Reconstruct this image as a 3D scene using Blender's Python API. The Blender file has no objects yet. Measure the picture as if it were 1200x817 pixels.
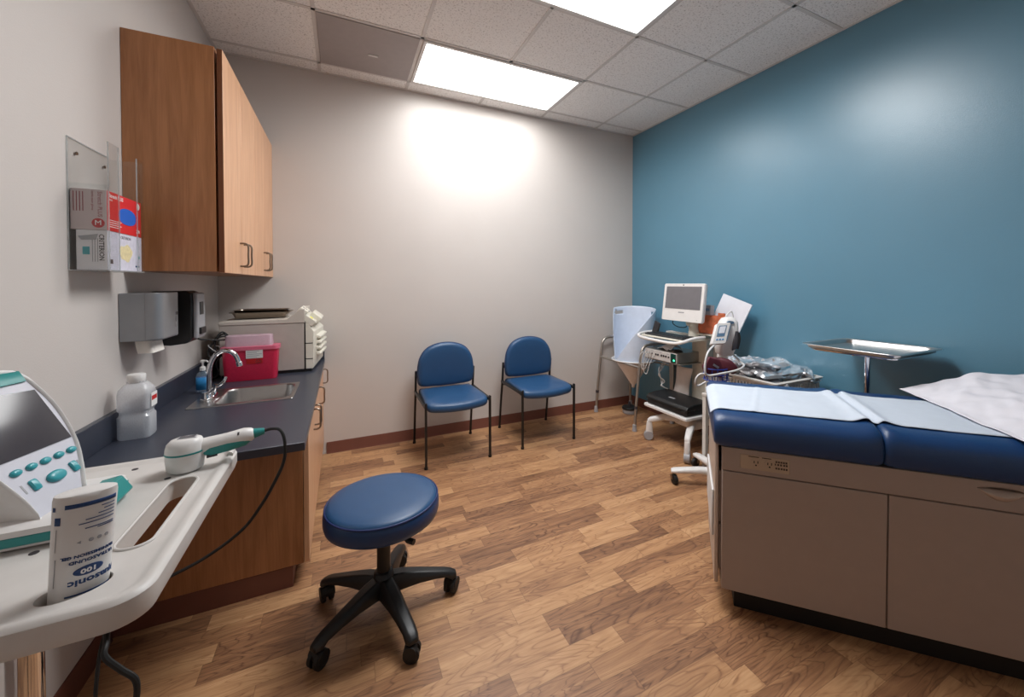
import bpy, bmesh, math, random
from mathutils import Vector, Matrix, noise
rnd = random.Random(7)
C = bpy.context.scene.collection
PI = math.pi
H = 1.286; CEIL = 2.851; LW = -0.765; RW = 2.784; BW = 3.380; FW = -1.1   # eye height and room faces

# ------------------------------------------------------------------ materials
def lin(c):
    f = lambda v: v/12.92 if v <= .04045 else ((v+.055)/1.055)**2.4
    return tuple(f(v/255) for v in c) + (1,)

def mat(name, col, rough=.5, metal=0, var=0, scale=20, bump=0, bscale=150, spec=.5, coat=0, stretch=None):
    m = bpy.data.materials.new(name); m.use_nodes = True
    n = m.node_tree.nodes; l = m.node_tree.links; p = n['Principled BSDF']
    p.inputs['Base Color'].default_value = lin(col); p.inputs['Roughness'].default_value = rough
    p.inputs['Metallic'].default_value = metal; p.inputs['Specular IOR Level'].default_value = spec
    p.inputs['Coat Weight'].default_value = coat
    tc = n.new('ShaderNodeTexCoord'); mp = n.new('ShaderNodeMapping'); l.new(tc.outputs['Object'], mp.inputs[0])
    if stretch: mp.inputs['Scale'].default_value = stretch
    nz = n.new('ShaderNodeTexNoise'); nz.inputs['Scale'].default_value = scale; nz.inputs['Detail'].default_value = 5
    l.new(mp.outputs[0], nz.inputs['Vector'])
    v = var if var else .03
    cr = n.new('ShaderNodeValToRGB'); e = cr.color_ramp.elements
    b = lin(col)
    e[0].position = .3; e[1].position = .7
    e[0].color = tuple(x*(1-v) for x in b[:3])+(1,); e[1].color = tuple(min(1, x*(1+v)) for x in b[:3])+(1,)
    l.new(nz.outputs[0], cr.inputs[0]); l.new(cr.outputs[0], p.inputs['Base Color'])
    if bump:
        bz = n.new('ShaderNodeTexNoise'); bz.inputs['Scale'].default_value = bscale; bz.inputs['Detail'].default_value = 3
        l.new(tc.outputs['Object'], bz.inputs['Vector'])
        bp = n.new('ShaderNodeBump'); bp.inputs['Strength'].default_value = bump; bp.inputs['Distance'].default_value = .004
        l.new(bz.outputs[0], bp.inputs['Height']); l.new(bp.outputs[0], p.inputs['Normal'])
    return m

def clear(name, tint, gloss=.08, body=None, bodyw=0, rough=.03):
    m = bpy.data.materials.new(name); m.use_nodes = True
    n = m.node_tree.nodes; l = m.node_tree.links; n.clear()
    out = n.new('ShaderNodeOutputMaterial'); tr = n.new('ShaderNodeBsdfTransparent'); gl = n.new('ShaderNodeBsdfGlossy')
    tr.inputs[0].default_value = lin(tint); gl.inputs['Roughness'].default_value = rough
    lw = n.new('ShaderNodeLayerWeight'); lw.inputs[0].default_value = .25
    fr = n.new('ShaderNodeMapRange'); l.new(lw.outputs['Facing'], fr.inputs[0]); fr.inputs[3].default_value = gloss*.35; fr.inputs[4].default_value = .22
    mx = n.new('ShaderNodeMixShader'); l.new(fr.outputs[0], mx.inputs[0]); l.new(gl.outputs[0], mx.inputs[2])
    if body:
        d = n.new('ShaderNodeBsdfPrincipled'); d.inputs['Base Color'].default_value = lin(body); d.inputs['Roughness'].default_value = .35
        nz = n.new('ShaderNodeTexNoise'); nz.inputs['Scale'].default_value = 30
        mr = n.new('ShaderNodeMapRange'); mr.inputs[3].default_value = bodyw*.85; mr.inputs[4].default_value = min(1, bodyw*1.15)
        l.new(nz.outputs[0], mr.inputs[0])
        m2 = n.new('ShaderNodeMixShader'); l.new(mr.outputs[0], m2.inputs[0]); l.new(tr.outputs[0], m2.inputs[1]); l.new(d.outputs[0], m2.inputs[2])
        l.new(m2.outputs[0], mx.inputs[1])
    else: l.new(tr.outputs[0], mx.inputs[1])
    l.new(mx.outputs[0], out.inputs[0]); return m

def emit(name, col, s):
    m = bpy.data.materials.new(name); m.use_nodes = True
    n = m.node_tree.nodes; l = m.node_tree.links; n.clear()
    out = n.new('ShaderNodeOutputMaterial'); e = n.new('ShaderNodeEmission'); e.inputs[0].default_value = lin(col); e.inputs[1].default_value = s
    l.new(e.outputs[0], out.inputs[0]); return m

def wood(name, c1, c2, rough=.35, axis='Z'):
    m = mat(name, c1, rough); n = m.node_tree.nodes; l = m.node_tree.links; p = n['Principled BSDF']
    tc = n.new('ShaderNodeTexCoord'); mp = n.new('ShaderNodeMapping'); l.new(tc.outputs['Object'], mp.inputs[0])
    mp.inputs['Scale'].default_value = {'Z': (14, 14, 1.1), 'Y': (14, 1.1, 14)}[axis]
    a = n.new('ShaderNodeTexNoise'); a.inputs['Scale'].default_value = 2.2; a.inputs['Detail'].default_value = 8; a.inputs['Distortion'].default_value = 1.1
    l.new(mp.outputs[0], a.inputs['Vector'])
    mp2 = n.new('ShaderNodeMapping'); l.new(tc.outputs['Object'], mp2.inputs[0]); mp2.inputs['Scale'].default_value = {'Z': (90, 90, 4), 'Y': (90, 4, 90)}[axis]
    f = n.new('ShaderNodeTexNoise'); f.inputs['Scale'].default_value = 3; l.new(mp2.outputs[0], f.inputs['Vector'])
    mm = n.new('ShaderNodeMath'); mm.operation = 'MULTIPLY_ADD'; mm.inputs[1].default_value = .35; l.new(f.outputs[0], mm.inputs[0]); l.new(a.outputs[0], mm.inputs[2])
    cr = n.new('ShaderNodeValToRGB'); e = cr.color_ramp.elements; e[0].position = .45; e[1].position = .85; e[0].color = lin(c1); e[1].color = lin(c2)
    l.new(mm.outputs[0], cr.inputs[0]); l.new(cr.outputs[0], p.inputs['Base Color']); return m

def plank_floor():
    m = bpy.data.materials.new('plank_floor'); m.use_nodes = True
    n = m.node_tree.nodes; l = m.node_tree.links; p = n['Principled BSDF']
    tc = n.new('ShaderNodeTexCoord'); sx = n.new('ShaderNodeSeparateXYZ'); l.new(tc.outputs['Object'], sx.inputs[0])
    def M(op, a, b=None, c=None):
        q = n.new('ShaderNodeMath'); q.operation = op
        for i, v in enumerate((a, b, c)):
            if v is None: continue
            if isinstance(v, (int, float)): q.inputs[i].default_value = v
            else: l.new(v, q.inputs[i])
        return q.outputs[0]
    yr = M('DIVIDE', sx.outputs[1], .080); row = M('FLOOR', yr); fy = M('FRACT', yr)
    w1 = n.new('ShaderNodeTexWhiteNoise'); w1.noise_dimensions = '1D'; l.new(row, w1.inputs['W'])
    L = M('MULTIPLY_ADD', w1.outputs[0], .24, .30)
    w1b = n.new('ShaderNodeTexWhiteNoise'); w1b.noise_dimensions = '1D'; l.new(M('ADD', row, 91.3), w1b.inputs['W'])
    xr = M('ADD', M('DIVIDE', sx.outputs[0], L), M('MULTIPLY', w1b.outputs[0], 7.0)); col = M('FLOOR', xr); fx = M('FRACT', xr)
    cb = n.new('ShaderNodeCombineXYZ'); l.new(col, cb.inputs[0]); l.new(row, cb.inputs[1])
    w2 = n.new('ShaderNodeTexWhiteNoise'); w2.noise_dimensions = '2D'; l.new(cb.outputs[0], w2.inputs['Vector'])
    # grain, offset per piece
    off = n.new('ShaderNodeVectorMath'); off.operation = 'MULTIPLY_ADD'; l.new(w2.outputs['Color'], off.inputs[0]); off.inputs[1].default_value = (30, 30, 30); l.new(tc.outputs['Object'], off.inputs[2])
    mp = n.new('ShaderNodeMapping'); mp.inputs['Scale'].default_value = (1.6, 11, 1); l.new(off.outputs[0], mp.inputs[0])
    g = n.new('ShaderNodeTexNoise'); g.inputs['Scale'].default_value = 2.0; g.inputs['Detail'].default_value = 7; g.inputs['Distortion'].default_value = 1.5; g.inputs['Roughness'].default_value = .56
    l.new(mp.outputs[0], g.inputs['Vector'])
    mp2 = n.new('ShaderNodeMapping'); mp2.inputs['Scale'].default_value = (3, 85, 1); l.new(off.outputs[0], mp2.inputs[0])
    g2 = n.new('ShaderNodeTexNoise'); g2.inputs['Scale'].default_value = 2.0; g2.inputs['Detail'].default_value = 4; l.new(mp2.outputs[0], g2.inputs['Vector'])
    # growth rings: thin dark contour lines of a slow noise field
    mp3 = n.new('ShaderNodeMapping'); mp3.inputs['Scale'].default_value = (1.5, 6.5, 1); l.new(off.outputs[0], mp3.inputs[0])
    g3 = n.new('ShaderNodeTexNoise'); g3.inputs['Scale'].default_value = 1.6; g3.inputs['Detail'].default_value = 2.5; g3.inputs['Distortion'].default_value = .7; l.new(mp3.outputs[0], g3.inputs['Vector'])
    fr_ = M('FRACT', M('MULTIPLY', g3.outputs[0], 13.0)); tri = M('ABSOLUTE', M('SUBTRACT', fr_, .5))
    line = M('POWER', M('MULTIPLY', tri, 2.0), 5.0)
    wk = M('MULTIPLY', M('POWER', M('ADD', g.outputs[0], .25), 3.0), .55)
    bands = M('MULTIPLY', line, wk)
    t = M('MULTIPLY', w2.outputs[0], .46)
    t = M('ADD', t, M('MULTIPLY', M('SUBTRACT', g.outputs[0], .5), .80))
    t = M('ADD', t, M('MULTIPLY', M('SUBTRACT', g2.outputs[0], .5), .42))
    t = M('ADD', M('SUBTRACT', t, bands), .355)
    cr = n.new('ShaderNodeValToRGB'); e = cr.color_ramp.elements
    e[0].position = .0; e[0].color = lin((80, 54, 40)); e[1].position = 1; e[1].color = lin((202, 160, 118))
    for pos, c in ((.22, (114, 79, 56)), (.45, (150, 108, 76)), (.7, (180, 136, 96))):
        k = e.new(pos); k.color = lin(c)
    l.new(t, cr.inputs[0])
    # seams
    sy = M('LESS_THAN', M('MINIMUM', fy, M('SUBTRACT', 1.0, fy)), .012)
    sxx = M('LESS_THAN', M('MULTIPLY', M('MINIMUM', fx, M('SUBTRACT', 1.0, fx)), L), .0012)
    sm = M('MULTIPLY', M('MAXIMUM', sy, sxx), .35)
    mx = n.new('ShaderNodeMix'); mx.data_type = 'RGBA'; l.new(sm, mx.inputs[0]); l.new(cr.outputs[0], mx.inputs[6]); mx.inputs[7].default_value = lin((70, 46, 32))
    l.new(mx.outputs[2], p.inputs['Base Color'])
    p.inputs['Roughness'].default_value = .42
    rr = M('MULTIPLY_ADD', g2.outputs[0], .15, .34); l.new(rr, p.inputs['Roughness'])
    return m

def ceiling_tile():
    m = bpy.data.materials.new('ceiling_tile'); m.use_nodes = True
    n = m.node_tree.nodes; l = m.node_tree.links; p = n['Principled BSDF']; p.inputs['Roughness'].default_value = .9
    tc = n.new('ShaderNodeTexCoord'); a = n.new('ShaderNodeTexNoise'); a.inputs['Scale'].default_value = 95; a.inputs['Detail'].default_value = 6; a.inputs['Roughness'].default_value = .7
    l.new(tc.outputs['Object'], a.inputs['Vector'])
    cr = n.new('ShaderNodeValToRGB'); e = cr.color_ramp.elements; e[0].position = .36; e[0].color = lin((196, 192, 189)); e[1].position = .47; e[1].color = lin((249, 247, 245))
    l.new(a.outputs[0], cr.inputs[0]); l.new(cr.outputs[0], p.inputs['Base Color'])
    b = n.new('ShaderNodeBump'); b.inputs['Strength'].default_value = .5; b.inputs['Distance'].default_value = .003; l.new(cr.outputs[0], b.inputs['Height']); l.new(b.outputs[0], p.inputs['Normal'])
    return m

MT = dict(
    wall=mat('beige_paint', (208, 201, 196), .42, var=.015, scale=3, bump=.12, bscale=220),
    wallL=mat('beige_paint_side', (208, 201, 196), .5, var=.015, scale=3, bump=.12, bscale=220),
    blue=mat('blue_paint', (92, 141, 165), .33, var=.02, scale=3, bump=.10, bscale=220, spec=.8),
    floor=plank_floor(), ceil=ceiling_tile(),
    grid=mat('grid_paint', (216, 212, 209), .5),
    base=mat('brown_rubber', (112, 66, 52), .5),
    lamp=emit('lamp_panel', (255, 253, 250), 3.4),
    lampframe=mat('lamp_frame', (225, 224, 222), .4),
    ventm=mat('grey_vent', (168, 160, 158), .6, bump=.4, bscale=300),
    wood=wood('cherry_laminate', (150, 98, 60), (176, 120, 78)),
    woodlit=wood('cherry_laminate_lit', (204, 152, 114), (226, 178, 140)),  # same laminate as the sides, paler: light on the doors put into colour
    woodedge=mat('dark_wood_edge', (110, 62, 32), .45),
    counter=mat('navy_laminate', (54, 58, 70), .30, var=.05, scale=90),
    steel=mat('brushed_steel', (190, 188, 186), .3, 1, var=.05, scale=8, stretch=(4, 60, 60)),
    chrome=mat('chrome', (225, 225, 228), .08, 1),
    nickel=mat('satin_nickel', (150, 138, 126), .32, 1),
    alu=mat('grey_aluminium', (176, 170, 162), .38, .85),
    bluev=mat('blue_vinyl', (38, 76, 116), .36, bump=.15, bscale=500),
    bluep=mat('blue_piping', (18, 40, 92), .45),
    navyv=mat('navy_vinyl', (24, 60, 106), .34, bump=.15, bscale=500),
    blackm=mat('black_steel', (24, 23, 23), .4),
    blackp=mat('black_plastic', (26, 26, 27), .42, bump=.1, bscale=400),
    rubber=mat('black_rubber', (20, 20, 20), .6),
    taupe=mat('taupe_steel', (166, 150, 140), .42, var=.02),
    tauped=mat('taupe_light', (190, 172, 158), .4),
    brownp=mat('brown_plate', (182, 162, 140), .5),
    toe=mat('black_toe', (14, 13, 13), .6),
    paper=mat('exam_paper', (198, 207, 219), .8, var=.02, bump=.2, bscale=40),
    sheet=mat('white_sheet', (226, 224, 231), .85, bump=.15, bscale=300),
    white=mat('white_plastic', (226, 224, 222), .35),
    offw=mat('tray_plastic', (206, 202, 198), .42),
    teal=mat('teal_plastic', (38, 138, 136), .35),
    tealk=mat('teal_key', (58, 158, 168), .3),
    screen=mat('dark_screen', (66, 64, 70), .1),
    screeng=mat('grey_screen', (112, 110, 114), .25),
    console=mat('console_face', (202, 202, 212), .4),
    cream=mat('cream_plastic', (226, 222, 208), .4),
    beigem=mat('beige_metal', (186, 178, 170), .42),
    lidm=mat('cream_lid', (202, 194, 184), .45),
    red=mat('red_plastic', (200, 28, 62), .32),
    redsheer=clear('sheer_red', (250, 120, 150), body=(232, 44, 86), bodyw=.74),
    sheerrim=clear('sheer_pink', (252, 180, 200), body=(240, 120, 150), bodyw=.7),
    sheer=clear('frosted_clear', (248, 226, 236), body=(240, 214, 226), bodyw=.5),
    acrylic=clear('clear_acrylic', (251, 252, 252)),
    acryledge=clear('acrylic_edge', (246, 249, 249), body=(236, 240, 242), bodyw=.35),
    jug=clear('frosted_jug', (248, 249, 251), body=(248, 249, 252), bodyw=.42),
    water=clear('water', (240, 244, 248), body=(214, 222, 230), bodyw=.14),
    pinkgel=clear('gel_clear', (236, 242, 250), body=(190, 215, 235), bodyw=.22),
    label=mat('white_label', (232, 230, 228), .6),
    lblue=mat('label_blue', (40, 130, 190), .5),
    redink=mat('red_ink', (196, 26, 30), .5),
    boxgrey=mat('mauve_card', (206, 190, 190), .6),
    boxred=mat('red_card', (214, 36, 42), .5),
    boxwhite=mat('white_card', (232, 230, 234), .55),
    boxlilac=mat('lilac_card', (214, 212, 226), .55, var=.08, scale=60),
    blueoval=mat('blue_ink', (24, 96, 196), .5),
    yellowp=mat('pale_yellow_ink', (226, 212, 166), .6, var=.15, scale=80),
    darkink=mat('dark_ink', (58, 52, 56), .6),
    maroonink=mat('maroon_ink', (150, 62, 72), .6),
    navyink=mat('navy_ink', (22, 60, 112), .5),
    whiteink=mat('white_ink', (236, 234, 234), .6),
    yellow=mat('yellow_sticker', (232, 226, 70), .6),
    dispenser=mat('grey_dispenser', (150, 152, 156), .38, .5),
    towel=mat('paper_towel', (240, 234, 226), .85),
    palegrey=mat('pale_grey_plastic', (160, 160, 164), .4),
    funnelin=mat('pale_blue_plastic', (212, 223, 240), .4),
    funnelout=mat('lavender_plastic', (150, 160, 196), .45),
    funneltan=mat('funnel_cone', (244, 239, 236), .5),
    maroon=mat('maroon_cuff', (86, 26, 40), .6, bump=.2, bscale=200),
    cover=mat('cover_plastic', (238, 230, 224), .45), foil=mat('silver_foil', (236, 238, 242), .22, .75),
    bluebasket=mat('blue_wire', (36, 62, 150), .4),
    orange=mat('orange_card', (206, 112, 76), .55, var=.25, scale=25),
    papers=mat('white_paper', (228, 230, 238), .7),
    green=mat('dark_green_panel', (8, 66, 58), .4),
    led=emit('green_led', (70, 255, 170), 2.2),
    cabw=mat('white_cord', (214, 214, 214), .45),
    keys=mat('dark_keys', (46, 46, 50), .45),
    bluegrey=mat('blue_grey_plastic', (98, 128, 156), .4),
    crate=mat('white_crate', (216, 212, 206), .45),
    brownink=mat('outlet_brown', (70, 56, 46), .5),  # ink of the printing on the outlet plate
)

# ------------------------------------------------------------------ geometry
class B:
    def __init__(s): s.bm = bmesh.new()
    def quad(s, vs): return s.bm.faces.new([s.bm.verts.new(v) for v in vs])
    def box(s, x0, x1, y0, y1, z0, z1, M=None):
        c = [(x, y, z) for z in (z0, z1) for x, y in ((x0, y0), (x1, y0), (x1, y1), (x0, y1))]
        v = [s.bm.verts.new((M @ Vector(p)) if M else p) for p in c]
        for f in ((3, 2, 1, 0), (4, 5, 6, 7), (0, 1, 5, 4), (1, 2, 6, 5), (2, 3, 7, 6), (3, 0, 4, 7)): s.bm.faces.new([v[i] for i in f])
        return s
    def prism(s, poly, a, b, f=lambda x, y, z: (x, y, z)):
        lo = [s.bm.verts.new(f(x, y, a)) for x, y in poly]; hi = [s.bm.verts.new(f(x, y, b)) for x, y in poly]
        s.bm.faces.new(lo[::-1]); s.bm.faces.new(hi); n = len(poly)
        for i in range(n): s.bm.faces.new((lo[i], lo[(i+1) % n], hi[(i+1) % n], hi[i]))
        return s
    def loft(s, rings, cap=True, closed=True):
        R = [[s.bm.verts.new(p) for p in r] for r in rings]; n = len(R[0])
        for a, b in zip(R, R[1:]):
            for i in range(n if closed else n-1): s.bm.faces.new((a[i], a[(i+1) % n], b[(i+1) % n], b[i]))
        if cap and closed: s.bm.faces.new(R[0][::-1]); s.bm.faces.new(R[-1])
        return s
    def tube(s, pts, r, seg=10, closed=False):
        P = [Vector(p) for p in pts]; n = len(P); rings = []; up = None
        rr = r if isinstance(r, (list, tuple)) else [r]*n
        for i, p in enumerate(P):
            t = (P[(i+1) % n]-P[i-1]) if closed else (P[min(i+1, n-1)]-P[max(i-1, 0)])
            t.normalize()
            if up is None: up = t.orthogonal().normalized()
            up = (up - t*up.dot(t)).normalized(); w = t.cross(up)
            rings.append([p+(up*math.cos(2*PI*k/seg)+w*math.sin(2*PI*k/seg))*rr[i] for k in range(seg)])
        if closed: rings.append(rings[0]); return s.loft(rings, False)
        return s.loft(rings)
    def cyl(s, p0, p1, r0, r1=None, seg=20): return s.tube([p0, p1], [r0, r0 if r1 is None else r1], seg)
    def lathe(s, prof, c=(0, 0, 0), seg=32, sx=1, sy=1):
        c = Vector(c)
        return s.loft([[c+Vector((r*sx*math.cos(2*PI*k/seg), r*sy*math.sin(2*PI*k/seg), z)) for k in range(seg)] for r, z in prof])
    def grid(s, f, nu, nv):
        V = [[s.bm.verts.new(f(i/nu, j/nv)) for j in range(nv+1)] for i in range(nu+1)]
        for i in range(nu):
            for j in range(nv): s.bm.faces.new((V[i][j], V[i+1][j], V[i+1][j+1], V[i][j+1]))
        return s
    def sph(s, c, r, seg=14, sc=(1, 1, 1)):
        bmesh.ops.create_uvsphere(s.bm, u_segments=seg, v_segments=seg//2+2, radius=1, matrix=Matrix.Translation(c) @ Matrix.Diagonal((r*sc[0], r*sc[1], r*sc[2], 1)))
        return s

def spline(pts, n=8, closed=False):
    P = [Vector(p) for p in pts]; out = []; m = len(P)
    for i in range(m if closed else m-1):
        a, b, c, d = ((P[(i-1) % m], P[i], P[(i+1) % m], P[(i+2) % m]) if closed else (P[max(i-1, 0)], P[i], P[i+1], P[min(i+2, m-1)]))
        for k in range(n):
            t = k/n; out.append(.5*((2*b)+(c-a)*t+(2*a-5*b+4*c-d)*t*t+(3*b-a-3*c+d)*t**3))
    if not closed: out.append(P[-1])
    return out

def rrect(x0, x1, y0, y1, r, n=6):
    o = []
    for cx, cy, a in ((x1-r, y1-r, 0), (x0+r, y1-r, 90), (x0+r, y0+r, 180), (x1-r, y0+r, 270)):
        o += [(cx+r*math.cos(math.radians(a+90*k/n)), cy+r*math.sin(math.radians(a+90*k/n))) for k in range(n+1)]
    return o
def ellipse(a, b, n=40, e=2.0, cx=0, cy=0):
    o = []
    for k in range(n):
        t = 2*PI*k/n; c, s = math.cos(t), math.sin(t)
        o.append((cx+a*math.copysign(abs(c)**(2/e), c), cy+b*math.copysign(abs(s)**(2/e), s)))
    return o

WM = {}   # world matrices of things, so that parts can be given in room coordinates
def thing(name, label, cat, loc=(0, 0, 0), rotz=0, group=None):
    o = bpy.data.objects.new(name, None); C.objects.link(o); o.empty_display_size = .1
    o.location = loc; o.rotation_euler = (0, 0, rotz); o['label'] = label; o['category'] = cat
    if group: o['group'] = group
    WM[o.name] = Matrix.Translation(loc) @ Matrix.Rotation(rotz, 4, 'Z'); return o

def obj(name, b, m, parent=None, bevel=0, smooth=35, sub=0, local=False, label=None, solid=0, seg=2):
    bm = b.bm if isinstance(b, B) else b
    if parent is not None:
        W = WM[parent.name]
        if not local: bm.transform(W.inverted())
    bmesh.ops.recalc_face_normals(bm, faces=bm.faces)
    me = bpy.data.meshes.new(name); bm.to_mesh(me); bm.free()
    for p in me.polygons: p.use_smooth = True
    if smooth < 180: me.set_sharp_from_angle(angle=math.radians(smooth))
    o = bpy.data.objects.new(name, me); C.objects.link(o)
    for k in (m if isinstance(m, (list, tuple)) else [m]): me.materials.append(MT[k])
    if parent is not None: o.parent = parent; WM[o.name] = WM[parent.name]
    if solid:
        q = o.modifiers.new('thickness', 'SOLIDIFY'); q.thickness = solid; q.offset = 0
    if bevel:
        q = o.modifiers.new('bevel', 'BEVEL'); q.width = bevel; q.segments = seg; q.limit_method = 'ANGLE'; q.angle_limit = math.radians(30)
    if sub:
        q = o.modifiers.new('subdiv', 'SUBSURF'); q.levels = sub; q.render_levels = sub
    if label: o['label'] = label
    return o
def single(o, label, cat, group=None):
    o['label'] = label; o['category'] = cat
    if group: o['group'] = group
    return o
def struct(name, b, m, **k):
    o = obj(name, b, m, **k); o['kind'] = 'structure'; return o

def cut(o, *cutters):
    """subtract closed shapes (in the object's own coordinates)"""
    for b in cutters:
        bmesh.ops.recalc_face_normals(b.bm, faces=b.bm.faces)
        me = bpy.data.meshes.new('c'); b.bm.to_mesh(me); b.bm.free(); c = bpy.data.objects.new('c', me); C.objects.link(c)
        c.matrix_world = Matrix.Identity(4)
        if o.parent: c.parent = o.parent
        keep = [(q, q.show_viewport) for q in o.modifiers]
        for q, _ in keep: q.show_viewport = False
        q = o.modifiers.new('cut', 'BOOLEAN'); q.operation = 'DIFFERENCE'; q.object = c; q.solver = 'EXACT'
        dg = bpy.context.evaluated_depsgraph_get(); dg.update()
        new = bpy.data.meshes.new_from_object(o.evaluated_get(dg))
        o.modifiers.remove(q)
        for q, s in keep: q.show_viewport = s
        nm = o.data.name; o.data = new; new.name = nm
        for p in new.polygons: p.use_smooth = True
        new.set_sharp_from_angle(angle=math.radians(35))
        bpy.data.objects.remove(c); 
    return o

def lettering(txt, size, f, depth=.0004, align='LEFT', bold=0.0):
    """flat letters mapped by f(x, y, h) -> point; h is the height above the surface"""
    cu = bpy.data.curves.new('t', 'FONT'); cu.body = txt; cu.size = size; cu.align_x = align; cu.align_y = 'CENTER'; cu.resolution_u = 2; cu.offset = bold
    t = bpy.data.objects.new('t', cu); C.objects.link(t)
    dg = bpy.context.evaluated_depsgraph_get(); me = bpy.data.meshes.new_from_object(t.evaluated_get(dg))
    bpy.data.objects.remove(t); bpy.data.curves.remove(cu)
    b = B(); b.bm.from_mesh(me); bpy.data.meshes.remove(me)
    bmesh.ops.triangulate(b.bm, faces=b.bm.faces)
    r = bmesh.ops.extrude_face_region(b.bm, geom=list(b.bm.faces)); up = {v for v in r['geom'] if isinstance(v, bmesh.types.BMVert)}
    for v in b.bm.verts: v.co = Vector(f(v.co.x, v.co.y, depth if v in up else -.0002))
    return b

def plane_map(o, ux, uy):
    o, ux, uy = Vector(o), Vector(ux).normalized(), Vector(uy).normalized(); n = ux.cross(uy)
    return lambda x, y, h: o+ux*x+uy*y+n*h
def patch(poly, f, h=.0005): return B().prism(poly, -.0002, h, f)

# ------------------------------------------------------------------ room shell
struct('floor', B().box(LW-.1, RW+.1, FW-.1, BW+.1, -.1, 0), 'floor')
struct('ceiling', B().box(LW-.1, RW+.1, FW-.1, BW+.1, CEIL, CEIL+.1), 'ceil')
struct('wall_back', B().box(LW-.1, RW+.1, BW, BW+.1, 0, CEIL), 'wall')
struct('wall_left', B().box(LW-.1, LW, FW, BW, 0, CEIL), 'wallL')
struct('wall_right', B().box(RW, RW+.1, FW, BW, 0, CEIL), 'blue')
struct('wall_front', B().box(LW-.1, RW+.1, FW-.1, FW, 0, CEIL), 'wall')
def board(ax):  # rubber cove base, slightly thicker at the foot
    return [(0, 0), (.012, 0), (.007, .012), (.006, .08), (.004, .085), (0, .085)]
p = board(0)
struct('baseboard_back', B().prism(p, -.12, RW, lambda x, y, z: (z, BW-x, y)), 'base')
struct('baseboard_right', B().prism(p, FW, BW-.012, lambda x, y, z: (RW-x, z, y)), 'base')
struct('baseboard_left', B().prism(p, FW, 1.94, lambda x, y, z: (LW+x, z, y)), 'base')
struct('baseboard_front', B().prism(p, LW, RW, lambda x, y, z: (z, FW+x, y)), 'base')
# suspended ceiling grid
GX, GY, G = -.144, 3.226, .6096
g = B()
for k in range(-1, 6):
    x = GX+k*G
    if LW+.03 < x < RW-.03: g.box(x-.011, x+.011, FW, BW, CEIL-.0035, CEIL+.001)
for k in range(0, 9):
    y = GY-k*G
    if FW < y: g.box(LW, RW, y-.011, y+.011, CEIL-.0035, CEIL+.001)
struct('trim_1', g, 'grid')
g = B(); g.box(LW, RW, BW-.02, BW, CEIL-.004, CEIL); g.box(LW, LW+.02, FW, BW, CEIL-.004, CEIL); g.box(RW-.02, RW, FW, BW, CEIL-.004, CEIL)
struct('trim_2', g, 'grid')

LAMP_W, SPREAD = (5, None, 18), 168
# ceiling lights: over the back wall, and one row nearer
def ceiling_light(ix, iy, label):
    x0, x1, y1, y0 = GX+ix*G+.012, GX+(ix+2)*G-.012, GY-iy*G-.012, GY-(iy+1)*G+.012
    t = thing('ceiling_light', label, 'ceiling light', ((x0+x1)/2, (y0+y1)/2, CEIL), group='flat ceiling light panels')
    f = B(); w = .022; z0, z1 = CEIL-.012, CEIL+.0
    f.box(x0, x1, y0, y0+w, z0, z1); f.box(x0, x1, y1-w, y1, z0, z1); f.box(x0, x0+w, y0+w, y1-w, z0, z1); f.box(x1-w, x1, y0+w, y1-w, z0, z1)
    obj('frame', f, 'lampframe', t, bevel=.002)
    la = bpy.data.lights.new('panel_light', 'AREA'); la.shape = 'RECTANGLE'; la.size = x1-x0-.06; la.size_y = y1-y0-.06; la.energy = LAMP_W[iy]; la.spread = math.radians(SPREAD); la.color = (.975, .985, 1)
    lo = bpy.data.objects.new('panel_light', la); C.objects.link(lo); lo.parent = t; lo.location = (0, 0, -.012)
    obj('diffuser', B().box(x0+w, x1-w, y0+w, y1-w, CEIL-.008, CEIL-.002), 'lamp', t)
ceiling_light(1, 0, 'whole glowing white ceiling panel nearest the beige back wall')
ceiling_light(1, 2, 'glowing white ceiling panel cut off by the top edge of the photo')
# return air grille
x0, x1, y0, y1 = GX+.012, GX+G-.012, GY-G+.012, GY-.012
t = thing('ceiling_vent', 'flat grey perforated vent panel in the ceiling beside the lit panel', 'vent', ((x0+x1)/2, (y0+y1)/2, CEIL))
obj('panel', B().prism(rrect(x0, x1, y0, y1, .004), CEIL-.008, CEIL), 'ventm', t, bevel=.002)
obj('latch', B().box(.165, .225, 2.945, 2.965, CEIL-.014, CEIL-.007), 'label', t, bevel=.002)

# ------------------------------------------------------------------ handles and cabinets
def pull(x, y, z0, z1, out, r=.0045):
    return B().tube(spline([(x, y, z0), (x+out*.6, y, z0), (x+out, y, z0+.012), (x+out, y, (z0+z1)/2), (x+out, y, z1-.012), (x+out*.6, y, z1), (x, y, z1)], 5), r, 8)
def upper_cabinet(ya, yb, label):
    z0, z1 = 1.335, 2.272; xf = -.448
    t = thing('upper_cabinet', label, 'cabinet', (LW, (ya+yb)/2, z0), group='wall cabinets over the counter')
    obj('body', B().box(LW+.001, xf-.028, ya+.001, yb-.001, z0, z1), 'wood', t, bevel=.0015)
    ym = (ya+yb)/2
    for a, b, hy in ((ya+.001, ym-.0015, ym-.04), (ym+.0015, yb-.002, ym+.04)):
        d = obj('door', B().box(xf-.019, xf, a, b, z0-.004, z1-.006), 'woodlit', t, bevel=.0015)
        # dark edge banding on the door's near side
        obj('edge_band', B().box(xf-.0195, xf-.0012, a-.0008, a+.0004, z0-.003, z1-.007), 'woodedge', d)
        obj('handle', pull(xf, hy, z0+.035, z0+.145, .032), 'nickel', d)
upper_cabinet(2.09, 2.735, 'wooden wall cabinet with its tall side panel beside the glove boxes')
upper_cabinet(2.735, BW, 'wooden wall cabinet in the room corner above the sterilizer')
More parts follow.
